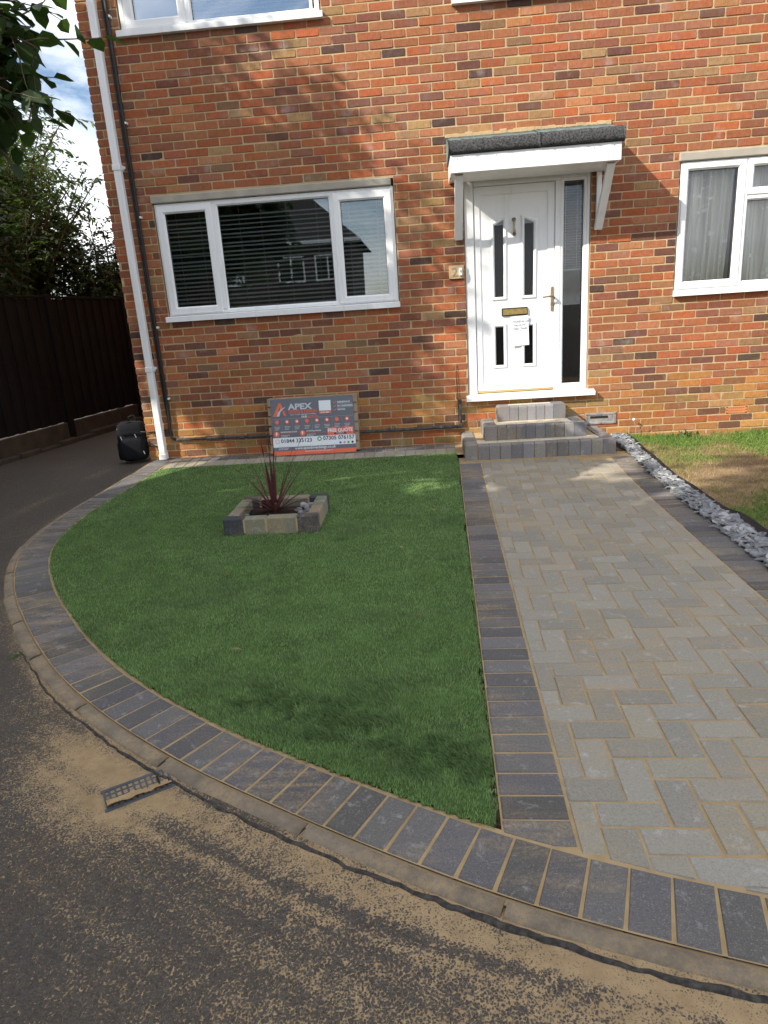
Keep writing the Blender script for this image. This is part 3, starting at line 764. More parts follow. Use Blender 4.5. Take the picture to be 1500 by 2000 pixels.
# mortar: the wall itself, with the openings cut out and their reveals
xs_ = sorted({XL+.006, XR} | {v for o in OPEN for v in o[:2]}); zs_ = sorted({-.4, ZT} | {v for o in OPEN for v in o[2:]})
mb = MB(); YM = .0048
for a, b in zip(xs_, xs_[1:]):
    for c, d in zip(zs_, zs_[1:]):
        cx, cz = (a+b)/2, (c+d)/2
        if any(o[0] < cx < o[1] and o[2] < cz < o[3] for o in OPEN): continue
        mb.add([(a, YM, c), (b, YM, c), (b, YM, d), (a, YM, d)], [(0, 1, 2, 3)])
for (a, b, c, d) in OPEN:
    y1 = .22
    mb.add([(a, YM, c), (b, YM, c), (b, YM, d), (a, YM, d), (a, y1, c), (b, y1, c), (b, y1, d), (a, y1, d)], [(0, 4, 5, 1), (1, 5, 6, 2), (2, 6, 7, 3), (3, 7, 4, 0)])
mb.add([(XL+.006, YM, -.4), (XL+.006, 9, -.4), (XL+.006, 9, ZT), (XL+.006, YM, ZT)], [(0, 1, 2, 3)])
link('wall', mesh('wall', mb.v, mb.f), house, M['mortar'])
# inside: a dim room behind the openings
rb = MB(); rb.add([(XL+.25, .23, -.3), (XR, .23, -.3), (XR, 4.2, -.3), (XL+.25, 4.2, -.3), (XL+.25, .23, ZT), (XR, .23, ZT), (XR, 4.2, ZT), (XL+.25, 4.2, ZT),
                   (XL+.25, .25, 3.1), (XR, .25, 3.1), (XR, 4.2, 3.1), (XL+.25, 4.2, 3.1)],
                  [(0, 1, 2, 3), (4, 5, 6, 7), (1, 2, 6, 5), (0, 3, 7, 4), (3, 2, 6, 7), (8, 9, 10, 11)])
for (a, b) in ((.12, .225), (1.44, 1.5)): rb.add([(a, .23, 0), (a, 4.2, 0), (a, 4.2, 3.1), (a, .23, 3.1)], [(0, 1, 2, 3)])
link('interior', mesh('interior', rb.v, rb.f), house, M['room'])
# roof with eaves, above the picture
rf = MB(); rf.box(XL-.25, XR, -.32, .1, ZT-.02, ZT+.16, .01); rf.add([(XL-.3, -.36, ZT+.16), (XR, -.36, ZT+.16), (XR, 4.6, ZT+3), (XL-.3, 4.6, ZT+3), (XL-.3, 9.4, ZT+.16), (XR, 9.4, ZT+.16)], [(0, 1, 2, 3), (3, 2, 5, 4)])
link('roof', mesh('roof', rf.v, rf.f), house, M['far_roof'])

def brick_verts(w_, h_, dep, jit=.0016, rad=.0045):
    """worn brick, 8 point outline, front at y = 0"""
    x, z = w_/2, h_/2; j = lambda s=jit: random.gauss(0, s*.6)
    r = [rad*random.uniform(.5, 1.9) for _ in range(4)]
    o = [(-x+r[0], -z), (x-r[1], -z), (x, -z+r[1]), (x, z-r[2]), (x-r[2], z), (-x+r[3], z), (-x, z-r[3]), (-x, -z+r[0])]
    o = [(a+j(), b+j()) for a, b in o]; c = .0022*random.uniform(.7, 1.6); tl = random.gauss(0, .0012); tx = random.gauss(0, .0010)
    fr = [(a*(1-c/x*1.2), tl*b/z+tx*a/x+random.gauss(0, .0004), b*(1-c/z*1.2)) for a, b in o]
    md = [(a, .0024, b) for a, b in o]; bk = [(a, dep, b) for a, b in o]
    f = [tuple(range(8))] + [(i, i+8, (i+1) % 8+8, (i+1) % 8) for i in range(8)] + [(i+8, i+16, (i+1) % 8+16, (i+1) % 8+8) for i in range(8)]
    return fr+md+bk, f
PAL = [((.47, .140, .060), 13), ((.44, .145, .068), 24), ((.41, .160, .082), 24), ((.36, .130, .072), 15), ((.28, .105, .068), 10), ((.48, .205, .10), 12),
       ((.43, .25, .13), 5), ((.20, .088, .068), 7), ((.115, .064, .056), 4), ((.31, .17, .10), 6), ((.38, .16, .10), 10)]
LOW = [((.52, .25, .085), 20), ((.46, .19, .07), 18), ((.38, .17, .08), 14), ((.42, .26, .11), 10), ((.20, .10, .065), 6), ((.50, .155, .06), 10)]
def brick_col(k):
    low = k < 6 + random.random()*1.6
    pal = LOW if low else PAL; c = random.choices([p[0] for p in pal], [p[1] for p in pal])[0]
    j = random.uniform(.82, 1.14); return tuple(min(1, v*j*q*random.uniform(.94, 1.06)) for v, q in zip(c, (1.0, 1.01, .94)))
def cut_rect(r, op, g=.004):
    """subtract an opening from a brick rectangle"""
    out = []
    for (a, b, c, d) in r:
        o = (op[0]-g, op[1]+g, op[2]-g, op[3]+g)
        if b <= o[0] or a >= o[1] or d <= o[2] or c >= o[3]: out.append((a, b, c, d)); continue
        if a < o[0]: out.append((a, o[0], c, d))
        if b > o[1]: out.append((o[1], b, c, d))
        a2, b2 = max(a, o[0]), min(b, o[1])
        if c < o[2]: out.append((a2, b2, c, o[2]))
        if d > o[3]: out.append((a2, b2, o[3], d))
    return [q for q in out if q[1]-q[0] > .014 and q[3]-q[2] > .012]
AIR = [(-.545, -.335, 2), (2.835, 3.055, 2)]                    # terracotta air bricks
def proj(x, y, z):
    d = Vector((x, y, z))-Vector(CAM); wz = d.dot(_f); return 750+FPX*d.dot(_r)/wz, 1000-FPX*d.dot(_u)/wz
rects = []
for k in range(-3, 75):
    z0 = Z0+k*CRS; z1 = z0+CRS; half = .5*((k-17) % 2); drift = .077*(k-17)/30.0
    u = math.floor((XL-drift)/.225) - 1
    while True:
        a = (u+half)*.225+drift; b = a+.225; u += 1
        if b <= XL+.03: continue
        if a >= XR: break
        a = max(a, XL-.005)
        if a < XL+.02 and b-a < .06: a = XL-.005
        jj = random.gauss(0, .0018)
        r = [(a+.0058+jj, b-.0058+jj*.5, z0+.0058+random.gauss(0, .0009), z1-.0058+random.gauss(0, .0009))]
        if a <= XL+.001: r = [(XL, r[0][1], r[0][2], r[0][3])]
        for op in OPEN: r = cut_rect(r, op)
        for (ax, bx, ak) in AIR:
            if ak == k: r = cut_rect(r, (ax, bx, z0, z1))
        for q in r: rects.append((q, k))
def pix_area(q):
    (a, b, c, d) = q; p = [proj(a, 0, c), proj(b, 0, c), proj(b, 0, d), proj(a, 0, d)]
    if any(not (2 < x < 1498 and 2 < y < 1998) for x, y in p): return 0
    if q[0] < -2.96 or (b > .09 and a < 1.56 and d > 2.58 and c < 3.0) or (a < 1.5 and b > .15 and c < .5): return 0
    return area(p)
order = sorted(range(len(rects)), key=lambda i: -pix_area(rects[i][0])); solo = set(order[:300])
variants = []
for i in range(16):
    v, f = brick_verts(.2150, .0645, .02); m_ = mesh('brick', v, f); m_.materials.append(M['brick']); variants.append(m_)
SV = []; SF = []; SC = []
for i, (q, k) in enumerate(rects):
    a, b, c, d = q; col = brick_col(k); cx, cz = (a+b)/2, (c+d)/2; oy = random.gauss(0, .0009)
    if i in solo:
        o = link('brick', random.choice(variants), house); o.location = (cx, oy, cz); o.scale = ((b-a)/.215, 1, (d-c)/.0645); o.color = (*col, 1)
    else:
        v, f = brick_verts(b-a, d-c, .10 if a <= XL+.001 else .02); n0 = len(SV)
        SV += [(x+cx, y+oy, z+cz) for x, y, z in v]; SF += [tuple(n0+t for t in g_) for g_ in f]; SC += [col]*len(v)
# side wall of the house along the drive
for k in range(-3, 75):
    z0 = Z0+k*CRS; y_ = .107 if (k % 2) else .22
    while y_ < 8.8:
        v, f = brick_verts(.215, .0645, .02); n0 = len(SV); col = brick_col(k)
        SV += [(XL+y, y_+.1125-x, z+z0+CRS/2) for x, y, z in v]; SF += [tuple(n0+t for t in g_) for g_ in f]; SC += [col]*len(v); y_ += .225
me = mesh('bricks_joined', SV, SF); a_ = me.color_attributes.new('bc', 'FLOAT_COLOR', 'POINT')
a_.data.foreach_set('color', np.c_[np.array(SC), np.ones(len(SC))].astype(np.float32).ravel())
o = link('bricks_joined', me, house, M['brick_far']); tag(o, kind='stuff')

# air bricks: terracotta frame with two rows of slots
for (ax, bx, ak) in AIR:
    z0 = Z0+ak*CRS+.005; z1 = z0+CRS-.010; mb = MB(); w_ = bx-ax-.012; x0 = ax+.006
    mb.box(x0, x0+w_, -.001, .012, z0, z0+.009, .001); mb.box(x0, x0+w_, -.001, .012, z1-.009, z1, .001); mb.box(x0, x0+w_, -.001, .012, (z0+z1)/2-.004, (z0+z1)/2+.004, .001)
    nb = 11
    for i in range(nb):
        xx = x0 + (w_-.012)*i/(nb-1); mb.box(xx, xx+.009, -.0005, .012, z0+.009, z1-.009, .001)
    mb.box(x0, x0+.018, -.001, .012, z0, z1, .001); mb.box(x0+w_-.018, x0+w_, -.001, .012, z0, z1, .001)
    ab = mb.build('air_brick', M['terracotta'], house)
    MB().box(x0+.003, x0+w_-.003, .016, .03, z0+.003, z1-.003).build('recess', M['dark'], ab)

# ---- windows
def pane(name, x0, x1, z0, z1, y, parent, mat):
    return link(name, mesh(name, [(x0, y, z0), (x1, y, z0), (x1, y, z1), (x0, y, z1), (x0, y+.02, z0), (x1, y+.02, z0), (x1, y+.02, z1), (x0, y+.02, z1)],
                [(0, 1, 2, 3), (5, 4, 7, 6)]), parent, mat)
def gasket(p, x0, x1, z0, z1, y):
    MB().ring((x0-.003, x1+.003, z0-.003, z1+.003), (x0+.004, x1-.004, z0+.004, z1-.004), y-.002, y+.006).build('gasket', M['gasket'], p)
def window(name, outer, lights, mulls, sill, lintel, glass):
    """outer (x0,x1,z0,z1); lights: (glass rect, sash rect or None); mulls: bars"""
    mb = MB(); x0, x1, z0, z1 = outer
    mb.ring(outer, (x0+.045, x1-.045, z0+.040, z1-.040), .012, .075, .008)
    for m_ in mulls: mb.box(*m_, .004)
    wn_ = mb.build(name, M['upvc'], house)
    for (gl, sash) in lights:
        if sash: MB().ring(sash, gl, -.004, .05, .016).build('sash', M['upvc'], wn_)
        else: MB().ring((gl[0]-.030, gl[1]+.030, gl[2]-.030, gl[3]+.030), gl, .010, .05, .014).build('glazing_bead', M['upvc'], wn_)
        gasket(wn_, *gl, .026 if sash else .034)
        pane('pane', *gl, .030 if sash else .037, wn_, glass)
    if sill:
        a, b, c, d = sill; s_ = MB()
        s_.add([(a, -.052, c), (b, -.052, c), (b, -.052, d-.012), (a, -.052, d-.012), (a, .05, c), (b, .05, c), (b, .05, d), (a, .05, d), (a, -.046, d-.007), (b, -.046, d-.007)],
               [(0, 1, 2, 3), (3, 2, 9, 8), (8, 9, 6, 7), (0, 4, 5, 1), (0, 3, 8, 7, 4), (1, 5, 6, 9, 2)])
        s_.build('sill', M['upvc'], wn_)
    if lintel:
        a, b, c, d = lintel; l_ = MB(); l_.box(a, b, -.020, .08, c+.004, d, .007); l_.build('lintel', M['concrete'], wn_)
    return wn_
w1 = window('window', (-2.815, -.448, 1.562, 2.622),
       [((-2.718, -2.312, 1.645, 2.528), (-2.795, -2.247, 1.575, 2.598)), ((-2.184, -1.082, 1.604, 2.566), None), ((-.968, -.546, 1.640, 2.518), (-1.040, -.472, 1.575, 2.592))],
       [(-2.262, -2.212, .006, .07, 1.60, 2.585), (-1.055, -1.005, .006, .07, 1.60, 2.585)], (-2.842, -.436, 1.503, 1.562), (-2.832, -.462, 2.622, 2.694), M['glass'])
w1['label'] = 'wide three-light window with dark slatted blind'
w2 = window('window', (2.255, 4.74, 1.488, 2.622),
       [((2.330, 2.782, 1.562, 2.546), (2.268, 2.846, 1.500, 2.606)), ((2.925, 4.08, 2.364, 2.544), (2.864, 4.14, 2.300, 2.606)), ((2.890, 4.10, 1.535, 2.252), None), ((4.22, 4.66, 1.562, 2.546), (4.16, 4.72, 1.50, 2.606))],
       [(2.832, 2.880, .006, .07, 1.52, 2.59), (4.125, 4.175, .006, .07, 1.52, 2.59), (2.87, 4.13, .006, .07, 2.262, 2.312)], (2.240, 4.76, 1.428, 1.488), (2.228, 4.78, 2.622, 2.70), M['glass_clear'])
w2['label'] = 'window with lace net curtains'
w3 = window('window', (-2.872, -1.022, 4.098, 5.28),
       [((-2.738, -2.326, 4.182, 5.16), (-2.822, -2.262, 4.108, 5.22)), ((-2.196, -1.112, 4.138, 5.18), None)],
       [(-2.272, -2.222, .006, .07, 4.13, 5.25)], (-2.905, -.992, 4.040, 4.098), None, M['glass_up'])
w3['label'] = 'upper window with pale blind'
w4 = window('window', (.198, 2.59, 4.098, 5.28), [((.30, .9, 4.182, 5.16), (.22, .98, 4.108, 5.22)), ((1.05, 2.48, 4.138, 5.18), None)], [(.985, 1.035, .006, .07, 4.13, 5.25)], (.165, 2.62, 4.040, 4.098), None, M['glass_up'])

# ---- venetian blinds behind the glass: each slat its own piece
def blind(label, x0, x1, z0, z1, y, pitch, depth, ang, mat, cords, bottom=True):
    b = empty('venetian_blind', (0, y, 0)); tag(b, label, 'blind', 'venetian blinds')
    n = max(2, int((z1-z0)/pitch)); c, s = math.cos(ang)*depth/2, math.sin(ang)*depth/2
    me = mesh('slat', [(x0, -c, -s), (x1, -c, -s), (x1, 0, .0035), (x0, 0, .0035), (x1, c, s), (x0, c, s)], [(0, 1, 2, 3), (3, 2, 4, 5)], True); me.materials.append(mat)
    for k in range(n):
        o = link('slat', me, b); o.location = (0, random.gauss(0, .0008), z0+k*pitch+random.gauss(0, .0008)); o.rotation_euler = (random.gauss(0, .03), random.gauss(0, .0012), 0)
    for cx in cords: MB().tube([(cx, -depth*.5, z0), (cx, -depth*.5, z1)], .0016, 5).build('cord', M['cord'], b)
    MB().box(x0, x1, -.022, .022, z1, z1+.05, .003).build('head_rail', mat, b)
    if bottom: MB().box(x0, x1, -.018, .018, z0-.03, z0-.012, .003).build('bottom_rail', mat, b)
    return b
blind('charcoal venetian blind in the left light of the wide window', -2.76, -2.27, 1.60, 2.55, .12, .040, .037, .55, M['slat_dark'], (-2.64, -2.40), False)
blind('charcoal venetian blind in the broad middle light of the wide window', -2.23, -1.04, 1.575, 2.57, .12, .0415, .038, .5, M['slat_dark'], (-2.0, -1.78, -1.52, -1.22), False)
blind('charcoal venetian blind in the right light of the wide window', -1.01, -.50, 1.60, 2.55, .12, .040, .037, .55, M['slat_dark'], (-.90, -.62), False)
blind('pale venetian blind in the upper window beside the drainpipe', -2.23, -1.08, 4.12, 5.2, .11, .034, .042, .75, M['slat_white'], (-1.9, -1.4), False)
blind('thin pale blind half drawn in the narrow glass beside the front door', 1.17, 1.385, 1.77, 2.55, .13, .024, .013, .06, M['slat_grey'], (1.22, 1.33), True)

# ---- net curtains: pleated sheets
def curtain(label, x0, x1, z0, z1, y, gather, shift, seed):
    r = random.Random(seed); nu, nv = 120, 24; V = []; Fq = []
    ph = [r.uniform(0, 6.3) for _ in range(4)]
    for i in range(nu):
        u = i/(nu-1)
        for j in range(nv):
            v = j/(nv-1); xx = x0+(x1-x0)*(u**gather) + shift*(1-v)**1.5*(1-u*.3)
            yy = y + .030*math.sin(u*44+ph[0]+v*.8) + .018*math.sin(u*23+ph[1]-v) + .006*math.sin(u*91+ph[2]+2*v)
            V.append((xx, yy, z0+(z1-z0)*v))
    for i in range(nu-1):
        for j in range(nv-1): Fq.append((i*nv+j, (i+1)*nv+j, (i+1)*nv+j+1, i*nv+j+1))
    o = link('net_curtain', fast_mesh('net_curtain', V, Fq, smooth=True), None, M['lace']); tag(o, label, 'curtain', 'net curtains'); return o
curtain('white lace net curtain gathered in the left light of the right-hand window', 2.31, 2.80, 1.50, 2.60, .14, .62, -.05, 3)
curtain('white lace net curtain hanging in the wide light of the right-hand window', 2.88, 4.15, 1.50, 2.60, .15, 1.0, .05, 8)
ct = NT('cream_curtain'); ctm = ct.done(ct.mix(ct.ramp(ct.noise(ct.pos(), 9), .3, .7), (.46, .40, .30), (.58, .51, .40)), .95)
V = []; Fq = []
for i in range(40):
    for j in range(14):
        u, v = i/39, j/13; V.append((3.02+.34*u+.30*(1-v)*(u+.35)*.9+.25*v, .20+.02*math.sin(u*30), 1.48+1.05*v))
for i in range(39):
    for j in range(13): Fq.append((i*14+j, (i+1)*14+j, (i+1)*14+j+1, i*14+j+1))
o = link('tied_curtain', fast_mesh('tied_curtain', V, Fq, smooth=True), None, ctm); tag(o, 'cream curtain drawn aside behind the lace at the right edge', 'curtain')

# ---- front door
YD = .040
df = MB(); df.ring((.228, 1.428, .578, 2.622), (.318, 1.150, .600, 2.556), .018, .09, .008)
df2 = MB()
door_frame = MB()
door_frame.box(.228, .318, .018, .10, .578, 2.622, .005); door_frame.box(.3185, 1.1495, .018, .10, 2.556, 2.6215, .005); door_frame.box(1.1, 1.15, .016, .10, .579, 2.5555, .005)
door_frame.box(1.3985, 1.428, .018, .10, .578, 2.622, .005); door_frame.box(1.1505, 1.398, .018, .10, 2.58, 2.6212, .005)
dfo = door_frame.build('door_frame', M['upvc'], house)
MB().ring((1.1505, 1.398, .579, 2.5795), (1.184, 1.368, .646, 2.546), .022, .08, .012).build('side_light_frame', M['upvc'], dfo)
gasket(dfo, 1.184, 1.368, .646, 2.546, .040)
pane('pane', 1.184, 1.368, .646, 2.546, .046, dfo, M['glass_clear'])
pn = MB(); pn.box(.319, 1.099, .024, .07, .592, .606, .003); pn.build('threshold', M['oak'], dfo)
MB().add([(.200, -.075, .522), (1.500, -.075, .522), (1.500, -.075, .552), (.200, -.075, .552), (.200, .06, .522), (1.5, .06, .522), (1.5, .06, .590), (.2, .06, .590), (.2, -.068, .560), (1.5, -.068, .560)],
         [(0, 1, 2, 3), (3, 2, 9, 8), (8, 9, 6, 7), (0, 4, 5, 1), (0, 3, 8, 7, 4), (1, 5, 6, 9, 2)]).build('door_sill', M['upvc'], dfo)
door = empty('door', (0, 0, 0)); door.parent = house
# leaf: stiles and rails, sunk panel with four openings
lf = MB(); lf.ring((.322, 1.097, .608, 2.552), (.386, 1.024, .684, 2.470), .030, .075, .010)
G = [[(.515, 1.534), (.600, 1.534), (.606, 2.244), (.515, 2.202)], [(.806, 1.534), (.890, 1.534), (.899, 2.204), (.808, 2.246)],
     [(.516, .866), (.596, .866), (.596, 1.244), (.516, 1.244)], [(.806, .866), (.890, .866), (.890, 1.242), (.806, 1.242)]]
# panel as strips round the four lights
yp = .041
def q4(mb_, x0, x1, z0, z1): mb_.add([(x0, yp, z0), (x1, yp, z0), (x1, yp, z1), (x0, yp, z1)], [(0, 1, 2, 3)])
for (a, b) in ((.386, .516), (.600, .806), (.892, 1.024)): q4(lf, a, b, .684, 2.470)
for (a, b) in ((.516, .600), (.806, .892)):
    q4(lf, a, b, .684, .866); q4(lf, a, b, 1.244, 1.534); q4(lf, a, b, 2.20, 2.470)
link('leaf', mesh('leaf', lf.v, lf.f), door, M['upvc'])
for gpoly in G:
    cx = sum(p[0] for p in gpoly)/4; cz = sum(p[1] for p in gpoly)/4
    def off(p, e): return (p[0]+(e if p[0] > cx else -e), p[1]+(e if p[1] > cz else -e))
    L0 = [off(p, .036) for p in gpoly]; L1 = [off(p, .024) for p in gpoly]; L2 = [off(p, .012) for p in gpoly]; L3 = [off(p, -.001) for p in gpoly]
    mb = MB(); loops = [(L0, yp+.001), (L1, yp-.013), (L2, yp-.013), (L3, yp-.003)]
    v = [(x, y, z) for lp, y in loops for x, z in lp]; f = []
    for l in range(3):
        for k in range(4): f.append((l*4+k, l*4+(k+1) % 4, l*4+4+(k+1) % 4, l*4+4+k))
    mb.add(v, f); md = mb.build('moulding', M['upvc'], door)
    link('pane', mesh('pane', [(x, yp-.004, z) for x, z in gpoly], [(0, 1, 2, 3)]), md, M['glass_door'])
    MB().prism([off(p, .012) for p in gpoly], yp+.012, yp+.016).build('dark_backing', M['dark'], md)
# letter plate
lp = MB(); lp.box(.578, .836, .020, .041, 1.346, 1.424, .006); lpo = lp.build('letter_plate', M['blackmetal'], door)
MB().box(.588, .826, .012, .021, 1.357, 1.413, .005).build('flap', M['brass'], lpo)
# handle
hp = MB(); hp.box(1.062, 1.092, .018, .031, 1.366, 1.600, .010); ho = hp.build('handle_plate', M['bronze'], door)
MB().tube([(1.077, .02, 1.510), (1.077, -.03, 1.511), (1.066, -.042, 1.511), (1.03, -.044, 1.508), (.975, -.040, 1.504)], [.010, .010, .010, .009, .008], 8).build('lever', M['bronze'], ho)
MB().tube([(1.077, .019, 1.44), (1.077, .010, 1.44)], .012, 10).build('key_cylinder', M['bronze'], ho)
# knocker
kn = MB(); kn.tube([(.709, .040, 2.243), (.709, .016, 2.243)], [.020, .014], 12); kn.tube([(.709, .018, 2.243), (.709, .012, 2.215), (.709, .014, 2.175), (.710, .012, 2.135), (.710, .018, 2.115)], [.010, .011, .0075, .012, .015], 8)
kn.tube([(.710, .040, 2.112), (.710, .008, 2.112)], [.019, .016], 12); kn.build('knocker', M['bronze'], door, True)

# ---- canopy over the door
can = empty('door_canopy', (0, 0, 0)); can.parent = house; 
CX0, CX1, CY = .088, 1.556, -.535
MB().box(CX0, CX1, CY, CY+.018, 2.590, 2.735, .003).build('fascia', M['upvc'], can)
for xx in (CX0, CX1-.018): MB().box(xx, xx+.018, CY+.0185, -.002, 2.592, 2.733, .003).build('side_board', M['upvc'], can)
for k in range(5):
    y0 = CY+.020+k*.102; MB().box(CX0+.019, CX1-.019, y0, min(y0+.099, -.003), 2.598, 2.606, .002).build('soffit_board', M['upvc'], can)
# felt roof slope with rolled edge
def felt(name, x0, x1, prof, mat, seed):
    r = random.Random(seed); n = 36; V = []; Fq = []; m_ = len(prof)
    for i in range(n+1):
        xx = x0+(x1-x0)*i/n
        for (y, z) in prof: V.append((xx, y+r.gauss(0, .0016), z+r.gauss(0, .0022)))
    for i in range(n):
        for k in range(m_): Fq.append((i*m_+k, i*m_+(k+1) % m_, (i+1)*m_+(k+1) % m_, (i+1)*m_+k))
    Fq += [tuple(range(m_))]; Fq2 = [tuple(q) for q in Fq] + [tuple(n*m_+k for k in range(m_))[::-1]]
    return link(name, mesh(name, V, Fq2, True), can, mat)
felt('felt_slope', CX0-.012, .872, [(-.004, 2.990), (CY-.01, 2.835), (CY-.01, 2.80), (-.004, 2.75)], M['felt_top'], 1)
felt('felt_slope', .872, CX1-.005, [(-.004, 2.998), (CY-.01, 2.842), (CY-.01, 2.80), (-.004, 2.75)], M['felt_top'], 2)
felt('felt_edge', CX0-.014, .86, [(CY+.05, 2.862), (CY-.022, 2.842), (CY-.036, 2.815), (CY-.034, 2.765), (CY-.024, 2.742), (CY+.02, 2.738)], M['felt_edge'], 3)
felt('felt_edge', .862, CX1+.022, [(CY+.05, 2.866), (CY-.022, 2.848), (CY-.038, 2.820), (CY-.036, 2.770), (CY-.026, 2.742), (CY+.02, 2.738)], M['felt_edge'], 4)
fl = MB()
for i in range(24):
    xx = CX0-.02+(CX1-CX0+.06)*i/24; fl.box(xx, xx+.066, -.012-.006*random.random(), .004, 2.985, 3.012+.014*random.random(), .003)
fl.build('mortar_flashing', M['mortar'], can)
# brackets: raking struts with a wall post
for (xx, wd) in ((.128, .075), (1.462, .070)):
    b = MB(); b.box(xx+.012, xx+wd-.012, -.030, -.002, 2.10, 2.597, .004)
    P0 = Vector((xx+wd/2, -.43, 2.597)); P1 = Vector((xx+wd/2, -.018, 2.10)); d = (P1-P0); n = Vector((0, -d.z, d.y)).normalized()*.024
    v = []
    for s_ in (-1, 1):
        for p in (P0, P1):
            for e in (-1, 1): v.append(tuple(p + n*e + Vector((s_*wd/2, 0, 0))))
    v = [(x, y, min(z, 2.597)) for x, y, z in v]
    b.add(v, [(0, 1, 3, 2), (4, 6, 7, 5), (0, 2, 6, 4), (1, 5, 7, 3), (0, 4, 5, 1), (2, 3, 7, 6)]); b.build('bracket', M['upvc'], can)
# nail heads on the fascia
for k in range(9):
    MB().tube([(CX0+.06+k*.168, CY+.001, 2.705+random.uniform(-.008, .008)), (CX0+.06+k*.168, CY-.002, 2.705)], .0035, 6).build('nail_head', M['plastic_grey'], can)

# ---- pipes on the wall
dp = MB(); dp.box(-3.118, -3.050, -.100, -.035, .095, ZT, .006)
dpo = dp.build('drainpipe', M['upvc']); tag(dpo, 'white square drainpipe running down the house corner', 'drainpipe')
for zz in (1.02, 2.93, 4.6):
    MB().box(-3.124, -3.044, -.106, -.004, zz, zz+.052, .004).build('collar', M['upvc'], dpo); MB().box(-3.044, -3.028, -.03, -.004, zz+.02, zz+.045, .002).build('clip', M['upvc'], dpo)
MB().box(-3.124, -3.044, -.107, -.03, .088, .15, .005).build('shoe', M['upvc'], dpo)
bp_ = MB(); bp_.tube([(-2.965, -.032, ZT), (-2.968, -.032, 3.0), (-2.972, -.032, .62), (-2.985, -.034, .36), (-2.975, -.036, .31), (-2.93, -.036, .288)], .016, 8)
bp_.tube([(-2.999, -.024, ZT), (-3.002, -.024, .8), (-2.99, -.024, .5)], .009, 6)
bo = bp_.build('cable_conduit', M['blackmetal'], None, True); tag(bo, 'black conduit running down the bricks beside the white drainpipe', 'conduit')
for zz in (4.2, 3.33, 2.5, 1.45, .72): MB().box(-2.955, -2.938, -.05, -.002, zz, zz+.02, .003).build('clip', M['plastic_white'], bo)
hp_ = MB(); hp_.tube([(-2.93, -.034, .288), (-2.4, -.033, .283), (-1.6, -.034, .272), (-.7, -.033, .262), (.105, -.034, .268)], .0165, 8)
hp_.tube([(.105, -.034, .268), (.128, -.034, .275), (.135, -.034, .30), (.132, -.033, .40), (.128, -.033, .525)], .0155, 8)
ho_ = hp_.build('wall_pipe', M['greypipe'], None, True); tag(ho_, 'weathered grey pipe running low along the brick wall to the door', 'pipe')
for xx in (-2.2, -1.9, -.62, -.08, .02): MB().tube([(xx-.018, -.034, .2665+.006*(-xx/2)), (xx+.018, -.034, .2665+.006*(-xx/2))], .020, 8).build('joint_collar', M['greypipe'], ho_)
MB().box(.118, .150, -.055, -.012, .262, .30, .006).build('elbow', M['greypipe'], ho_); MB().box(.110, .146, -.05, -.014, .50, .55, .006).build('end_cap', M['greypipe'], ho_)
tw = MB().tube([(.112, -.02, .27), (.108, -.014, .6), (.1, -.012, .905)], .0035, 6).build('thin_cable', M['blackmetal']); tag(tw, 'thin black cable rising straight up the wall left of the door', 'cable')
lw_ = MB().tube([(-3.42, .06, .42), (-3.30, -.03, .392), (-3.2, -.012, .385), (-3.11, -.02, .39), (-3.0, -.02, .40)], .0075, 6).build('cable', M['blackmetal'], None, True); tag(lw_, 'black cable wrapped round the house corner behind the drainpipe', 'cable')
lw_ = MB().tube([(-3.28, -.014, .235), (-3.20, -.012, .235), (-3.155, -.016, .22), (-3.14, -.02, .15), (-3.14, -.025, .09)], .009, 6).build('hose', M['blackmetal'], None, True); tag(lw_, 'short black hose at the foot of the wall beside the drainpipe', 'hose')

# clear plastic vent cover right of the steps
vc = MB().ring((1.415, 1.735, .205, .325), (1.447, 1.703, .232, .298), -.012, .0, .006).build('vent_cover', M['vent']); tag(vc, 'grey plastic vent cover fixed to the bricks beside the steps', 'vent')
MB().box(1.444, 1.706, -.006, -.002, .229, .301).build('plate', M['vent'], vc); MB().box(1.47, 1.65, -.0095, -.0062, .268, .292, .001).build('slot', M['dark'], vc)
for xx in (1.43, 1.575, 1.72):
    for zz in (.218, .312): MB().tube([(xx, -.011, zz), (xx, -.017, zz)], .008, 8).build('screw', M['steel'], vc)

# house number and bell
npo = MB().box(.062, .210, -.022, -.002, 1.732, 1.858, .004).build('number_plate', M['plate_wood']); tag(npo, 'weathered wooden house number plate left of the door', 'number plate')
MB().box(.062, .210, -.0225, -.0215, 1.728, 1.733).build('bottom_edge', M['dark'], npo)
bell = MB().box(.160, .192, -.045, -.0225, 1.758, 1.832, .006).build('door_bell', M['plastic_white']); tag(bell, 'white bell push mounted on the wooden number plate', 'door bell')
MB().tube([(.176, -.044, 1.800), (.176, -.049, 1.800)], .011, 14).build('button', M['plastic_grey'], bell)

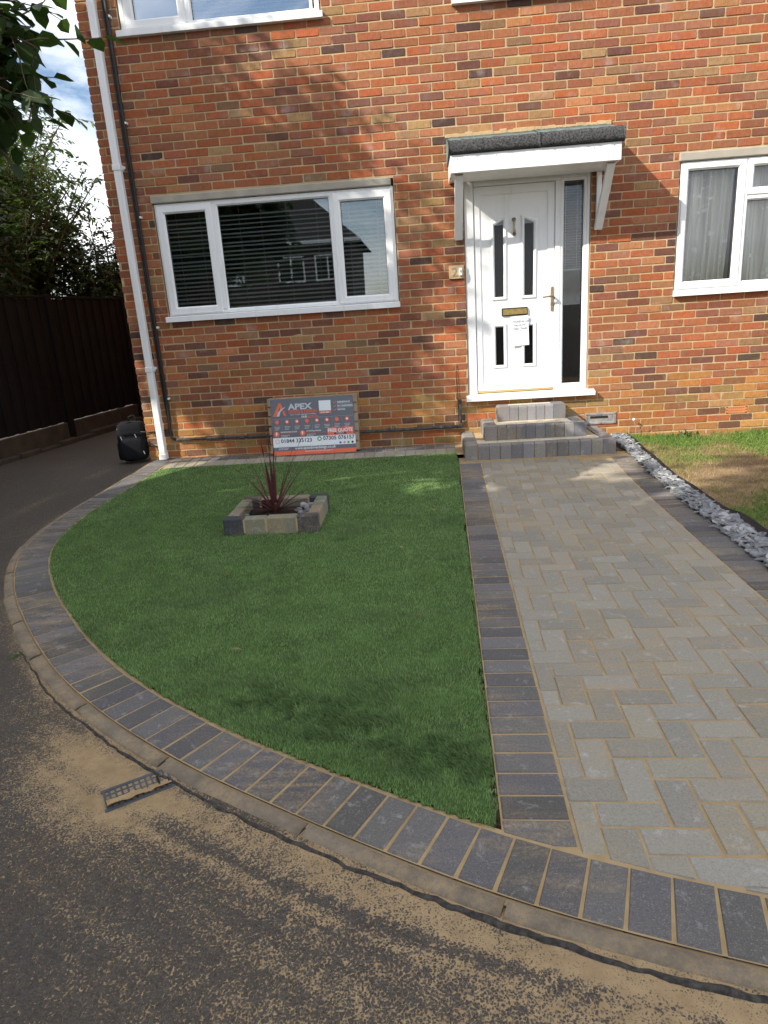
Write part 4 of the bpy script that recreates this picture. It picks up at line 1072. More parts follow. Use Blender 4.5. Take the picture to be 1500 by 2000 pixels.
# ------------------------------------------------------------------ text helper
def text(body, size, loc, mat, parent, name='lettering', align='LEFT', rx=math.pi/2, width=1.0, bold=0.0, shear=0.0, M4=None):
    cu = bpy.data.curves.new('t', 'FONT'); cu.body = body; cu.size = size; cu.align_x = align; cu.offset = bold; cu.shear = shear; cu.resolution_u = 3; cu.extrude = .0004
    to = bpy.data.objects.new('t', cu); COL.objects.link(to); dg = bpy.context.evaluated_depsgraph_get()
    me = bpy.data.meshes.new_from_object(to.evaluated_get(dg)); bpy.data.objects.remove(to); bpy.data.curves.remove(cu)
    me.name = name; me.materials.clear(); me.materials.append(mat)
    mt = Matrix.Translation(loc) @ Matrix.Rotation(rx, 4, 'X') @ Matrix.Diagonal((width, 1, 1, 1))
    me.transform(mt if M4 is None else M4 @ mt); o = link(name, me, parent); return o
text('2', .125, (.088, -.0235, 1.752), M['bronze'], npo, 'numeral', bold=.001)

# note under the letter plate
V = []; Fq = []
for i in range(7):
    for j in range(9):
        u, v = i/6, j/8; V.append((.662+.180*u+.010*(1-v)-.004*u, .022-.016*math.sin(v*2.2)*(.4+.6*u)*.6-.012*(1-v)*abs(u-.4), 1.050+.29*v+.006*(u-.5)))
for i in range(6):
    for j in range(8): Fq.append((i*9+j, (i+1)*9+j, (i+1)*9+j+1, i*9+j+1))
note = link('paper_note', fast_mesh('paper_note', V, Fq, smooth=True), None, M['paper']); tag(note, 'white handwritten paper note hanging below the brass letter plate', 'note')
for k, (s_, xx) in enumerate((('PLEASE do not', .682), ('step on the', .690), ('steps. Thanks', .687))):
    text(s_, .026, (xx, .0085, 1.282-.034*k), M['ink'], note, 'handwriting', shear=.35, width=.98)
MB().tube([(.690, .0095, 1.190), (.73, .009, 1.196), (.78, .0085, 1.203)], .0013, 5).build('underline', M['ink'], note)

# ------------------------------------------------------------------ front steps of charcoal blocks
steps = empty('front_steps', (.83, -.4, .04)); tag(steps, 'three charcoal block steps with pale treads leading to the white door', 'steps')
def loc_parent(o, parent):
    o.parent = parent; o.matrix_parent_inverse = Matrix.Translation(-Vector(parent.location)); return o
def kerb_block(x0, x1, y0, y1, z0, z1, rnd, axis, col):
    """block with one rounded long edge: axis 'f' rounds the front top edge, 'l' the left, 'r' the right"""
    prof = [(0, 0)] + [(rnd*(1-math.cos(t)), -rnd*(1-math.sin(t))) for t in ()]
    n = 5; mb = MB(); c = .003
    arc = [(rnd-rnd*math.cos(math.pi/2*k/n), rnd*math.sin(math.pi/2*k/n)-rnd) for k in range(n+1)]     # (inward, down from top)
    if axis == 'f':
        pr = [(y0, z0)] + [(y0+a, z1+b) for a, b in arc] + [(y1, z1), (y1, z0)]
        v = [(x0+c, y, z) for y, z in pr] + [(x1-c, y, z) for y, z in pr]
    elif axis == 'l':
        pr = [(x0, z0)] + [(x0+a, z1+b) for a, b in arc] + [(x1, z1), (x1, z0)]
        v = [(x, y0+c, z) for x, z in pr] + [(x, y1-c, z) for x, z in pr]
    else:
        pr = [(x1, z0)] + [(x1-a, z1+b) for a, b in arc] + [(x0, z1), (x0, z0)]
        v = [(x, y0+c, z) for x, z in pr] + [(x, y1-c, z) for x, z in pr]
    m_ = len(pr); f = [(i, (i+1) % m_, m_+(i+1) % m_, m_+i) for i in range(m_)] + [tuple(range(m_)), tuple(range(2*m_-1, m_-1, -1))]
    mb.add(v, f); o = mb.build('kerb_block', M['charcoal']); loc_parent(o, steps); o.color = col; return o
ST = [(.130, 1.532, -.765, .0, .195), (.338, 1.312, -.535, .190, .327), (.497, 1.170, -.235, .322, .472)]
for si, (x0, x1, yf, zb, zt) in enumerate(ST):
    n = 12 if si == 0 else (9 if si == 1 else 6)
    wcorner = .118; xi0, xi1 = x0+wcorner, x1-wcorner
    core = MB().box(x0+.012, x1-.012, yf+.012, .0, zb-.03, zt-.012).build('mortar_core', M['mortar']); loc_parent(core, steps)
    cw = (xi1-xi0)/(n-1)
    for k in range(n-1):
        kerb_block(xi0+k*cw, xi0+(k+1)*cw, yf, yf+.10, zb, zt+random.uniform(-.001, .002), .014, 'f', tuple(c*1.6*q for c, q in zip(char()[:3], (1, 1.03, 1.08)))+(1,))
    for s_, ax in (('l', (x0, xi0-.001)), ('r', (xi1+.001, x1))):
        y_ = yf
        while y_ < -.03:
            y2 = min(y_+.118, -.004); kerb_block(ax[0], ax[1], y_, y2, zb, zt+random.uniform(-.001, .002), .026 if s_ == 'l' else .012, s_, tuple(c*1.6*q for c, q in zip(char()[:3], (1, 1.03, 1.08)))+(1,)); y_ += .118
    # pale tread tiles
    ty0 = yf+.102; ty1 = -.004 if si == 2 else ST[si+1][2]+.0
    k = 0; xx = xi0+.003
    while xx < xi1-.02:
        xe = min(xx+.2, xi1-.003); 
        if ty1-ty0 > .04:
            o = MB().box(xx+.0015, xe-.0015, ty0+.002, ty1+(.05 if si < 2 else 0), zt-.02, zt-.003, .002).build('tread_tile', M['paver']); loc_parent(o, steps); o.color = (.66, .60, .47, 1)
        xx += .2
    sd = MB().box(x0-.004, x1+.004, yf-.012, yf+.02, zb-.02, zb+.004 if si else float(H(.8, yf))+.006, .003).build('bedding_mortar', M['sand']); loc_parent(sd, steps)

# ------------------------------------------------------------------ planter with cordyline
PLX, PLY = -1.355, -2.30; pz = float(turf_h(PLX, PLY))
pl = empty('block_planter', (PLX, PLY, pz)); tag(pl, 'low square planter of charcoal and tan paving blocks on the green lawn', 'planter')
hw, hd, ht, th = .338, .305, .118, .088
def pblock(x0, x1, y0, y1, dark):
    nm_ = 'charcoal_block' if dark else 'tan_block'
    o = MB().box(x0, x1, y0, y1, -.02, ht+random.uniform(-.004, .004), .008).build(nm_, M['charcoal'] if dark else M['paver'], pl)
    o.color = (.052, .055, .064, 1) if dark else (.24*random.uniform(.8, 1.15), .215, .155, 1)
g_ = .004; cs = .145
for sy in (-1, 1):
    ya, yb = (-hd, -hd+th) if sy < 0 else (hd-th, hd)
    pblock(-hw, -hw+cs, ya, yb, True); pblock(hw-cs, hw, ya, yb, True)
    w_ = (2*hw-2*cs)/2
    pblock(-hw+cs+g_, -hw+cs+w_*.86-g_, ya+.004, yb, False); pblock(-hw+cs+w_*.86, hw-cs-g_, ya+.003, yb, False)
for sx in (-1, 1):
    xa, xb = (-hw, -hw+th) if sx < 0 else (hw-th, hw)
    l_ = (2*hd-2*th)
    pblock(xa+.004, xb, -hd+th+g_, -hd+th+l_*.5-g_, False); pblock(xa+.004, xb, -hd+th+l_*.5, hd-th-g_, False)
mj = MB(); mj.ring((-hw+.006, hw-.006, -hd+.006, hd-.006), (-hw+th-.004, hw-th+.004, -hd+th-.004, hd-th+.004), 0, .1)
mv = [(x, z, y+.005) for x, y, z in mj.v]; o = link('jointing', mesh('jointing', mv, mj.f), pl, M['mortar'])
# soil
sv = []; sf = []
for i in range(13):
    for j in range(13):
        u, v = i/12, j/12; sv.append((-hw+th-.004+(2*hw-2*th+.008)*u, -hd+th-.004+(2*hd-2*th+.008)*v, .045+.03*math.sin(math.pi*u)*math.sin(math.pi*v)+.016*(random.random()-.5)))
for i in range(12):
    for j in range(12): sf.append((i*13+j, (i+1)*13+j, (i+1)*13+j+1, i*13+j+1))
link('soil', fast_mesh('soil', sv, sf, smooth=True), pl, M['soil'])
# stones and slate pieces lying in the planter
def pebble(r, flat, n=6):
    bm = bmesh.new(); bmesh.ops.create_icosphere(bm, subdivisions=1, radius=r)
    for v in bm.verts: v.co = Vector((v.co.x*random.uniform(.8, 1.3), v.co.y*random.uniform(.8, 1.2), v.co.z*flat*random.uniform(.8, 1.2)))
    me = bpy.data.meshes.new('stone'); bm.to_mesh(me); bm.free(); return me
sm = [pebble(.032, .55) for _ in range(5)]
for m_ in sm[:3]: m_.materials.append(M['slate_pale'])
for m_ in sm[3:]: m_.materials.append(M['slate'])
spots = [(.20, -.13), (.17, -.05), (.22, -.02), (.15, .02), (.20, .07), (.235, .11), (.18, .14), (.13, -.17), (.07, -.19), (0, -.2), (-.08, -.195), (-.15, -.185), (.05, -.175), (-.21, -.17), (-.22, -.06), (.23, -.19), (.10, -.20), (.22, .16), (-.12, -.165), (.19, -.19)]
for (sx, sy) in spots:
    o = link('stone', random.choice(sm)); o.location = (PLX+sx+random.uniform(-.01, .01), PLY+sy, pz+.072); o.rotation_euler = (random.uniform(-.3, .3), random.uniform(-.3, .3), random.uniform(0, 6)); s_ = random.uniform(.7, 1.25); o.scale = (s_, s_, s_)
    tag(o, 'grey stone lying on the dark soil inside the block planter', 'stone', 'stones in the block planter')

cord = empty('cordyline', (PLX-.025, PLY-.01, pz+.07)); tag(cord, 'spiky dark red cordyline growing in the block planter', 'plant')
def strap(az, el, L, W, droop, parent, col):
    n = 9; V = []; Fq = []; C_ = []; p = Vector((math.cos(az)*.012, math.sin(az)*.012, 0)); e = el; side = Vector((-math.sin(az), math.cos(az), 0))
    for k in range(n+1):
        t = k/n; wd = W*(math.sin(math.pi*min(1, t*1.15+.16))**.7 if t < .85 else (1-t)/.15*.62)*.5 + .0006
        up = Vector((0, 0, 1)); d = Vector((math.cos(az)*math.cos(e), math.sin(az)*math.cos(e), math.sin(e)))
        nn = d.cross(side)
        V += [tuple(p+side*wd+nn*wd*.35), tuple(p), tuple(p-side*wd+nn*wd*.35)]; kk = random.uniform(.8, 1.2); C_ += [tuple(c*kk for c in col)]*3
        p = p + d*(L/n); e -= droop/n*(.4+1.5*t)
    for k in range(n):
        for q in (0, 1): Fq.append((k*3+q, k*3+q+1, k*3+3+q+1, k*3+3+q))
    return link('leaf', fast_mesh('leaf', V, Fq, C_, smooth=True), parent, M['red_leaf'])
CL = [(2.75, .95, .40, .55), (3.0, .62, .36, .9), (2.2, 1.2, .46, .12), (1.75, 1.42, .50, .05), (1.3, 1.45, .52, .05), (4.6, 1.38, .48, .08), (5.2, 1.32, .46, .1), (.6, 1.18, .52, .25), (.2, .85, .40, .6), (6.1, .72, .36, .65), (5.8, .55, .38, .8),
      (.05, .48, .32, .9), (3.3, .42, .30, 1.1), (3.7, .7, .30, .9), (2.5, .55, .25, 1.3), (4.2, .85, .28, 1.0), (5.0, .8, .26, 1.1), (1.0, .9, .36, .5), (1.6, 1.1, .40, .3), (.4, 1.0, .44, .35), (2.9, 1.2, .44, .2), (3.5, 1.3, .42, .15),
      (6.0, 1.25, .46, .18), (.3, .62, .40, .7), (3.1, .25, .26, 1.0), (5.9, .3, .28, .9), (5.5, 1.05, .40, .35)]
for (az, el, L_, dr) in CL: strap(az, el, L_*1.18, random.uniform(.014, .025), dr*.9, cord, random.choice([(.070, .020, .024), (.095, .026, .030), (.045, .015, .018), (.14, .055, .055)]))
MB().tube([(0, 0, -.05), (0, 0, .03)], [.018, .012], 8).build('stem', M['bark'], cord)

# ------------------------------------------------------------------ pallet and advertising board
pal = empty('wooden_pallet', (-1.40, -.10, .085)); tag(pal, 'wooden pallet leaning on the wall behind the printed board', 'pallet')
LEAN = math.radians(-7.5)
pal.rotation_euler = (LEAN, 0, math.radians(.6)); pal.location = (-1.395, -.185, .088)
for k in range(6):
    z0 = .02+k*.098; MB().box(-.478+random.uniform(-.004, .004), .462+random.uniform(-.004, .004), -.012, .006, z0, z0+.082, .003).build('slat', M['pallet'], pal)
for xx in (-.44, -.02, .40):
    MB().box(xx, xx+.06, .0065, .085, .012, .59, .004).build('bearer', M['pallet'], pal)
for k in range(3): MB().box(-.475, .46, .0855, .10, .03+k*.24, .12+k*.24, .003).build('back_slat', M['pallet'], pal)
sg = empty('advert_board', (0, 0, 0)); tag(sg, 'grey white and orange printed contractor board leaning on the pallet', 'sign')
sg.rotation_euler = pal.rotation_euler; sg.location = (-1.405, -.198, .088)
BW2, BH = .868, .585
def rect(x0, x1, z0, z1, mat, lvl, name='print'):
    y = -.004-.0006*lvl; o = link(name, mesh(name, [(x0, y, z0), (x1, y, z0), (x1, y, z1), (x0, y, z1)], [(0, 1, 2, 3)]), sg, mat); return o
def poly(pts, mat, lvl, name='print'):
    y = -.004-.0006*lvl; return link(name, mesh(name, [(x, y, z) for x, z in pts], [tuple(range(len(pts)))]), sg, mat)
MB().box(-BW2/2, BW2/2, -.003, .003, .0, BH, .0005).build('panel', M['print_grey'], sg)
Sx = lambda u: -BW2/2 + BW2*u; Sz = lambda v: BH*(1-v)       # u, v measured from the top left of the board
def T(body, size, u, v, mat, lvl=3, align='LEFT', width=1.0, bold=0.0, shear=0.0): return text(body, size, (Sx(u), -.004-.0006*lvl, Sz(v)), mat, sg, 'lettering', align, width=width, bold=bold, shear=shear)
rect(Sx(0), Sx(1), Sz(.855), Sz(.685), M['print_white'], 1, 'white_band'); rect(Sx(0), Sx(1), Sz(1), Sz(.925), M['print_orange'], 1, 'orange_band')
# emblem: a road forming a letter A
P_ = lambda *uv: [(Sx(u), Sz(v)) for u, v in uv]
poly(P_((.100, .075), (.128, .075), (.150, .165), (.118, .20), (.112, .145), (.062, .305), (.022, .305)), M['print_orange'], 2, 'emblem')
poly(P_((.140, .215), (.160, .205), (.185, .300), (.155, .305)), M['print_orange'], 2, 'emblem')
poly(P_((.068, .305), (.085, .235), (.115, .190), (.155, .155), (.185, .145), (.150, .180), (.118, .225), (.098, .305)), M['print_silver'], 3, 'emblem')
T('APEX', .083, .215, .195, M['print_silver'], width=1.22, bold=.003)
T('DRIVES & DESIGN', .047, .215, .262, M['print_orange'], width=.80, bold=.0012)
T('BUILT TO LAST. DESIGNED TO IMPRESS.', .0155, .235, .297, M['print_white'], width=.98)
T('OUR', .026, .365, .345, M['print_white'], width=1.05, bold=.0008); T('SERVICES', .026, .435, .345, M['print_orange'], width=1.05, bold=.0008)
rect(Sx(.585), Sx(.728), Sz(.245), Sz(.065), M['print_white'], 2, 'blank_panel'); rect(Sx(.585), Sx(.728), Sz(.292), Sz(.252), M['print_orange'], 2, 'print')
T('SCAN ME!', .020, .602, .287, M['print_white'], bold=.0006)
for k, s_ in enumerate(('DRIVEWAYS', 'EV CHARGING', 'PATIOS')):
    zv = .125+.065*k; poly(P_((.762, zv-.022), (.772, zv-.008), (.792, zv-.038), (.797, zv-.032), (.773, zv+.004), (.757, zv-.016)), M['print_pink'], 2, 'tick')
    T(s_, .026, .808, zv, M['print_white'], width=.92, bold=.0006)
    if k < 2: rect(Sx(.80), Sx(.985), Sz(zv+.016), Sz(zv+.013), M['print_silver'], 2, 'rule')
rect(Sx(.01), Sx(.985), Sz(.353), Sz(.3505), M['print_silver'], 1, 'rule')
def disc(u, v, r, mat, lvl=2, name='icon'): return poly([(Sx(u)+r*math.cos(a), Sz(v)+r*math.sin(a)) for a in np.linspace(0, 2*math.pi, 18, endpoint=False)], mat, lvl, name)
names8 = ['DRIVEWAYS', 'PATIOS', 'FENCING', 'LANDSCAPING', 'TURFING', 'EV CHARGERS', 'DRAINAGE', 'PAVING']
for k in range(8):
    u = .065+.121*k; disc(u, .405, .022, M['print_orange']); disc(u, .405, .011, M['print_white'] if k % 3 else M['print_pink'], 3)
    T(names8[k], .0135, u, .470, M['print_orange'], align='CENTER', width=.85)
    for r_ in range(3): rect(Sx(u-.036+.006*(r_ % 2)), Sx(u+.036-.008*r_), Sz(.494+.024*r_), Sz(.486+.024*r_), M['print_silver'], 2, 'small_print')
    if k < 7: rect(Sx(u+.0605), Sx(u+.0615), Sz(.56), Sz(.37), M['print_silver'], 1, 'rule')
for (u, a, b) in ((.05, 'DRIVEWAYS & PATIOS', 'EXPERTLY INSTALLED'), (.365, 'EV INSTALLATIONS', 'FULLY QUALIFIED INSTALLERS')):
    disc(u, .62, .030, M['print_orange']); poly(P_((u-.006, .585), (u+.010, .585), (u+.003, .613), (u+.014, .613), (u-.010, .660), (u-.003, .625), (u-.013, .625)), M['print_white'], 3, 'icon')
    T(a, .019, u+.05, .598, M['print_white'], bold=.0005, width=.92); T(b, .016, u+.05, .626, M['print_orange'], width=.92)
    for r_ in range(2): rect(Sx(u+.05), Sx(u+.16-.03*r_), Sz(.650+.024*r_), Sz(.641+.024*r_), M['print_silver'], 2, 'small_print')
poly(P_((.672, .545), (.975, .545), (.980, .55), (.980, .684), (.667, .684), (.667, .55)), M['print_orange'], 1, 'quote_panel')
T('GET YOUR', .018, .825, .572, M['print_navy'], align='CENTER'); T('FREE QUOTE', .050, .822, .628, M['print_white'], align='CENTER', width=.90, bold=.0014)
rect(Sx(.745), Sx(.895), Sz(.672), Sz(.640), M['print_navy'], 2, 'print'); T('TODAY!', .022, .82, .668, M['print_white'], align='CENTER')
T('01844 335123', .056, .095, .778, M['print_navy'], width=1.02, bold=.0010); T('07305 076157', .056, .608, .762, M['print_navy'], width=1.02, bold=.0010)
disc(.565, .735, .024, M['print_green']); disc(.565, .735, .013, M['print_white'], 3); rect(Sx(.03), Sx(.075), Sz(.785), Sz(.715), M['print_pink'], 2, 'icon'); rect(Sx(.036), Sx(.069), Sz(.778), Sz(.722), M['print_white'], 3, 'icon')
for k, mt in enumerate(('print_blue', 'print_pink', 'print_green', 'print_navy')): disc(.815+.049*k, .822, .0125, M[mt])
for (a, b, z_) in ((.06, .22, .835), (.30, .48, .835), (.53, .60, .830), (.62, .66, .830), (.70, .78, .828)): rect(Sx(a), Sx(b), Sz(z_+.006), Sz(z_), M['print_silver'], 2, 'small_print')
T('www.apexdrivesdesign.co.uk', .040, .262, .905, M['print_white'], width=.92, bold=.0006); T('NO JOB TOO BIG', .014, .06, .885, M['print_white']); T('OR TOO SMALL', .014, .06, .905, M['print_white'])
T('DRIVEWAYS & PATIO SPECIALISTS', .016, .38, .955, M['print_white'], width=1.2)
for (u, v) in ((.02, .035), (.97, .03), (.94, .655)): disc(u, v, .004, M['print_navy'], 3, 'screw_hole')

# ------------------------------------------------------------------ rucksack by the corner
bag = empty('rucksack', (-3.44, .03, .075), .25); tag(bag, 'black rucksack standing on the drive at the house corner', 'rucksack')
def puff(x0, x1, y0, y1, z0, z1, name, mat, parent, k=2.6):
    bm = bmesh.new(); bmesh.ops.create_cube(bm, size=2); bmesh.ops.subdivide_edges(bm, edges=bm.edges, cuts=5, use_grid_fill=True)
    for v in bm.verts:
        c = v.co; n = (abs(c.x)**(k*2)+abs(c.y)**(k*2)+abs(c.z)**(k*2))**(1/(k*2)); c /= n
        c += Vector((random.gauss(0, .012), random.gauss(0, .02), random.gauss(0, .012)))
        v.co = Vector(((x0+x1)/2+c.x*(x1-x0)/2, (y0+y1)/2+c.y*(y1-y0)/2, (z0+z1)/2+c.z*(z1-z0)/2))
    me = bpy.data.meshes.new(name); bm.to_mesh(me); bm.free(); me.polygons.foreach_set('use_smooth', [True]*len(me.polygons)); return link(name, me, parent, mat)
bag_b = puff(-.15, .15, -.09, .10, 0, .43, 'body', M['bag'], bag); puff(-.12, .125, -.145, -.05, .03, .26, 'front_pocket', M['bag'], bag); puff(-.165, -.11, -.06, .07, .02, .22, 'side_pocket', M['bag'], bag)
for pts in ([(-.10, -.10, .31), (0, -.112, .33), (.12, -.10, .30)], [(-.14, -.04, .40), (0, -.06, .43), (.14, -.03, .40)]): MB().tube(pts, .006, 6).build('zip', M['bag'], bag)
for (a, b, c) in ((-.10, -.118, .29), (.05, -.125, .305), (-.135, -.06, .37), (.115, -.142, .12)): MB().tube([(a, b, c), (a+.01, b-.004, c-.035)], .0045, 6).build('zip_pull', M['steel'], bag)
MB().tube([(-.02, .05, .42), (-.015, .05, .475), (.03, .05, .49), (.06, .05, .46), (.06, .05, .41)], .009, 6).build('carry_loop', M['bag'], bag, True)
MB().tube([(-.12, .10, .38), (-.17, .15, .28), (-.165, .15, .12), (-.12, .10, .06)], .014, 6).build('shoulder_strap', M['bag'], bag, True)

# ------------------------------------------------------------------ drain grate, half filled with sand
dg_ = empty('drain_grate', (-1.232, -5.218, -.0195), math.radians(33)); tag(dg_, 'blue grey iron drain grate half buried in sand by the kerb', 'drain')
GL, GW = .212, .104
MB().ring((-GL/2, GL/2, -GW/2, GW/2), (-GL/2+.007, GL/2-.007, -GW/2+.007, GW/2-.007), 0, .02)
fr = MB(); fr.box(-GL/2-.006, GL/2+.006, -GW/2-.006, -GW/2+.007, -.03, .004); fr.box(-GL/2-.006, GL/2+.006, GW/2-.007, GW/2+.006, -.03, .004); fr.box(-GL/2, -GL/2+.007, -GW/2+.0072, GW/2-.0072, -.03, .0038); fr.box(GL/2-.007, GL/2, -GW/2+.0072, GW/2-.0072, -.03, .0038)
fr.build('frame', M['castiron'], dg_)
for k in range(1, 11): xx = -GL/2+GL*k/11; MB().box(xx-.0034, xx+.0034, -GW/2+.0072, GW/2-.0072, -.02, .0032).build('bar', M['castiron'], dg_)
for k in range(1, 4): yy = -GW/2+GW*k/4; MB().box(-GL/2+.0072, GL/2-.0072, yy-.003, yy+.003, -.02, .0026).build('cross_bar', M['castiron'], dg_)
MB().box(-GL/2+.003, GL/2-.003, -GW/2+.003, GW/2-.003, -.03, -.006).build('pit', M['castiron'], dg_)
V = []; Fq = []
for i in range(25):
    for j in range(15):
        u, v = i/24, j/14; x_ = -GL/2+.004+(GL-.008)*u; y_ = -GW/2+.004+(GW-.008)*v
        V.append((x_, y_, -.008 + .030*max(0, .85-v)*(.4+1.0*fbm(u*5+1, v*5+2, 3)) + .006*(fbm(u*22, v*18, 2)-.5)))
for i in range(24):
    for j in range(14): Fq.append((i*15+j, (i+1)*15+j, (i+1)*15+j+1, i*15+j+1))
o = link('drifted_sand', fast_mesh('drifted_sand', V, Fq, smooth=True), dg_, M['sand'])
for (xx, yy) in ((.062, .0),):
    MB().box(xx, xx+.007, yy-.028, yy+.028, -.03, .0052 if xx > 0 else .001).build('lifting_slot', M['dark'], dg_)

# ------------------------------------------------------------------ fence along the drive
FA, FB = Vector((-5.75, -3.6, 0)), Vector((-4.35, 8.6, 0)); FD = (FB-FA).normalized(); FN = Vector((FD.y, -FD.x, 0)); flen = (FB-FA).length; fang = math.atan2(FD.y, FD.x)
bay = 1.83; nb = int(flen/bay)
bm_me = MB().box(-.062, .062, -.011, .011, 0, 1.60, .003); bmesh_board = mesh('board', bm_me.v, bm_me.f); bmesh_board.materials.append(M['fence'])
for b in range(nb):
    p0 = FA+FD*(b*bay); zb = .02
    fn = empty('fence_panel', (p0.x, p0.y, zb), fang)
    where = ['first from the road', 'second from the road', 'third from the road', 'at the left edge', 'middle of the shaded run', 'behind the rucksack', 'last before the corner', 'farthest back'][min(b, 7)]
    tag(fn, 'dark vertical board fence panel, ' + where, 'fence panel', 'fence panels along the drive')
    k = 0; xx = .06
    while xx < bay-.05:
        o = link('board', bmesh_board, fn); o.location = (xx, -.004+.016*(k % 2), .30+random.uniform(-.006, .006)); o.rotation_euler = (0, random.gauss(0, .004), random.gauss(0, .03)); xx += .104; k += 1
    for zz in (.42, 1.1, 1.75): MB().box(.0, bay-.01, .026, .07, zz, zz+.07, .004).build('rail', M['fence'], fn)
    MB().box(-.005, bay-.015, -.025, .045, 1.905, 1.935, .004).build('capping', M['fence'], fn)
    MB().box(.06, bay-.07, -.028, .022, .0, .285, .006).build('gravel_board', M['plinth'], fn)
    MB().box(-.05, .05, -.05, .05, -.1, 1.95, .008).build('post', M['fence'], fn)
    # rough kerb under the board
    kx = 0
    while kx < bay-.05:
        l_ = random.uniform(.3, .5); MB().box(kx, min(kx+l_-.012, bay-.05), -.12-random.uniform(0, .02), -.03, -.1, .05+random.uniform(0, .05), .012).build('base_stone', M['plinth'], fn); kx += l_

# timber outbuilding seen over the fence at the corner
sh = empty('timber_shed', (-5.7, 9.2, 0)); tag(sh, 'brown timber shed gable half hidden by shrubs above the fence', 'shed')
shm = wood_mat('shed_wood', (.20, .14, .115), (.30, .215, .18), (2, 2, 26))
for k in range(17): MB().box(-1.7, 1.9, -.012-.002*(k % 2), .012, .05+k*.15, .05+k*.15+.146, .003).build('plank', shm, sh)
for k in range(6):
    wv = 1.75*(1-k/6); MB().box(-wv+.05, wv+.1, -.014, .012, 2.6+k*.12, 2.6+k*.12+.116, .003).build('plank', shm, sh)
rfm = MB(); rfm.add([(-2.0, -.25, 2.5), (.05, -.25, 3.42), (.05, 2.6, 3.42), (-2.0, 2.6, 2.5), (2.1, -.25, 2.5), (2.1, 2.6, 2.5)], [(0, 1, 2, 3), (1, 4, 5, 2)]); rfm.build('roof', M['far_roof'], sh)
MB().box(-1.7, 1.9, .02, 2.4, .05, 2.55).build('walls', shm, sh)

# ------------------------------------------------------------------ trees and shrubs
def leaf_arrays(P, D, Nn, L, W, col):
    """ovate leaves: P base points, D directions, Nn normals"""
    n = len(P); D = D/np.linalg.norm(D, axis=1)[:, None]; S_ = np.cross(D, Nn); S_ /= np.linalg.norm(S_, axis=1)[:, None]+1e-9; Nn = np.cross(S_, D)
    L = L[:, None]; W = W[:, None]
    V = np.zeros((n, 7, 3), np.float32)
    V[:, 0] = P; V[:, 1] = P+D*L*.30+S_*W*.46+Nn*W*.10; V[:, 2] = P+D*L*.30-S_*W*.46+Nn*W*.10
    V[:, 3] = P+D*L*.68+S_*W*.40+Nn*W*.06-Nn*L*.05; V[:, 4] = P+D*L*.68-S_*W*.40+Nn*W*.06-Nn*L*.05
    V[:, 5] = P+D*L*1.0-Nn*L*.14; V[:, 6] = P+D*L*.5-Nn*L*.02
    b = np.arange(n)[:, None]*7
    F = np.concatenate([b+np.array([[q]])[0] for q in ([0, 1, 6], [0, 6, 2], [1, 3, 6], [2, 6, 4], [3, 5, 6], [4, 6, 5])], 0)
    C_ = np.repeat(col[:, None, :], 7, 1)
    return V.reshape(-1, 3), F, C_.reshape(-1, 3)

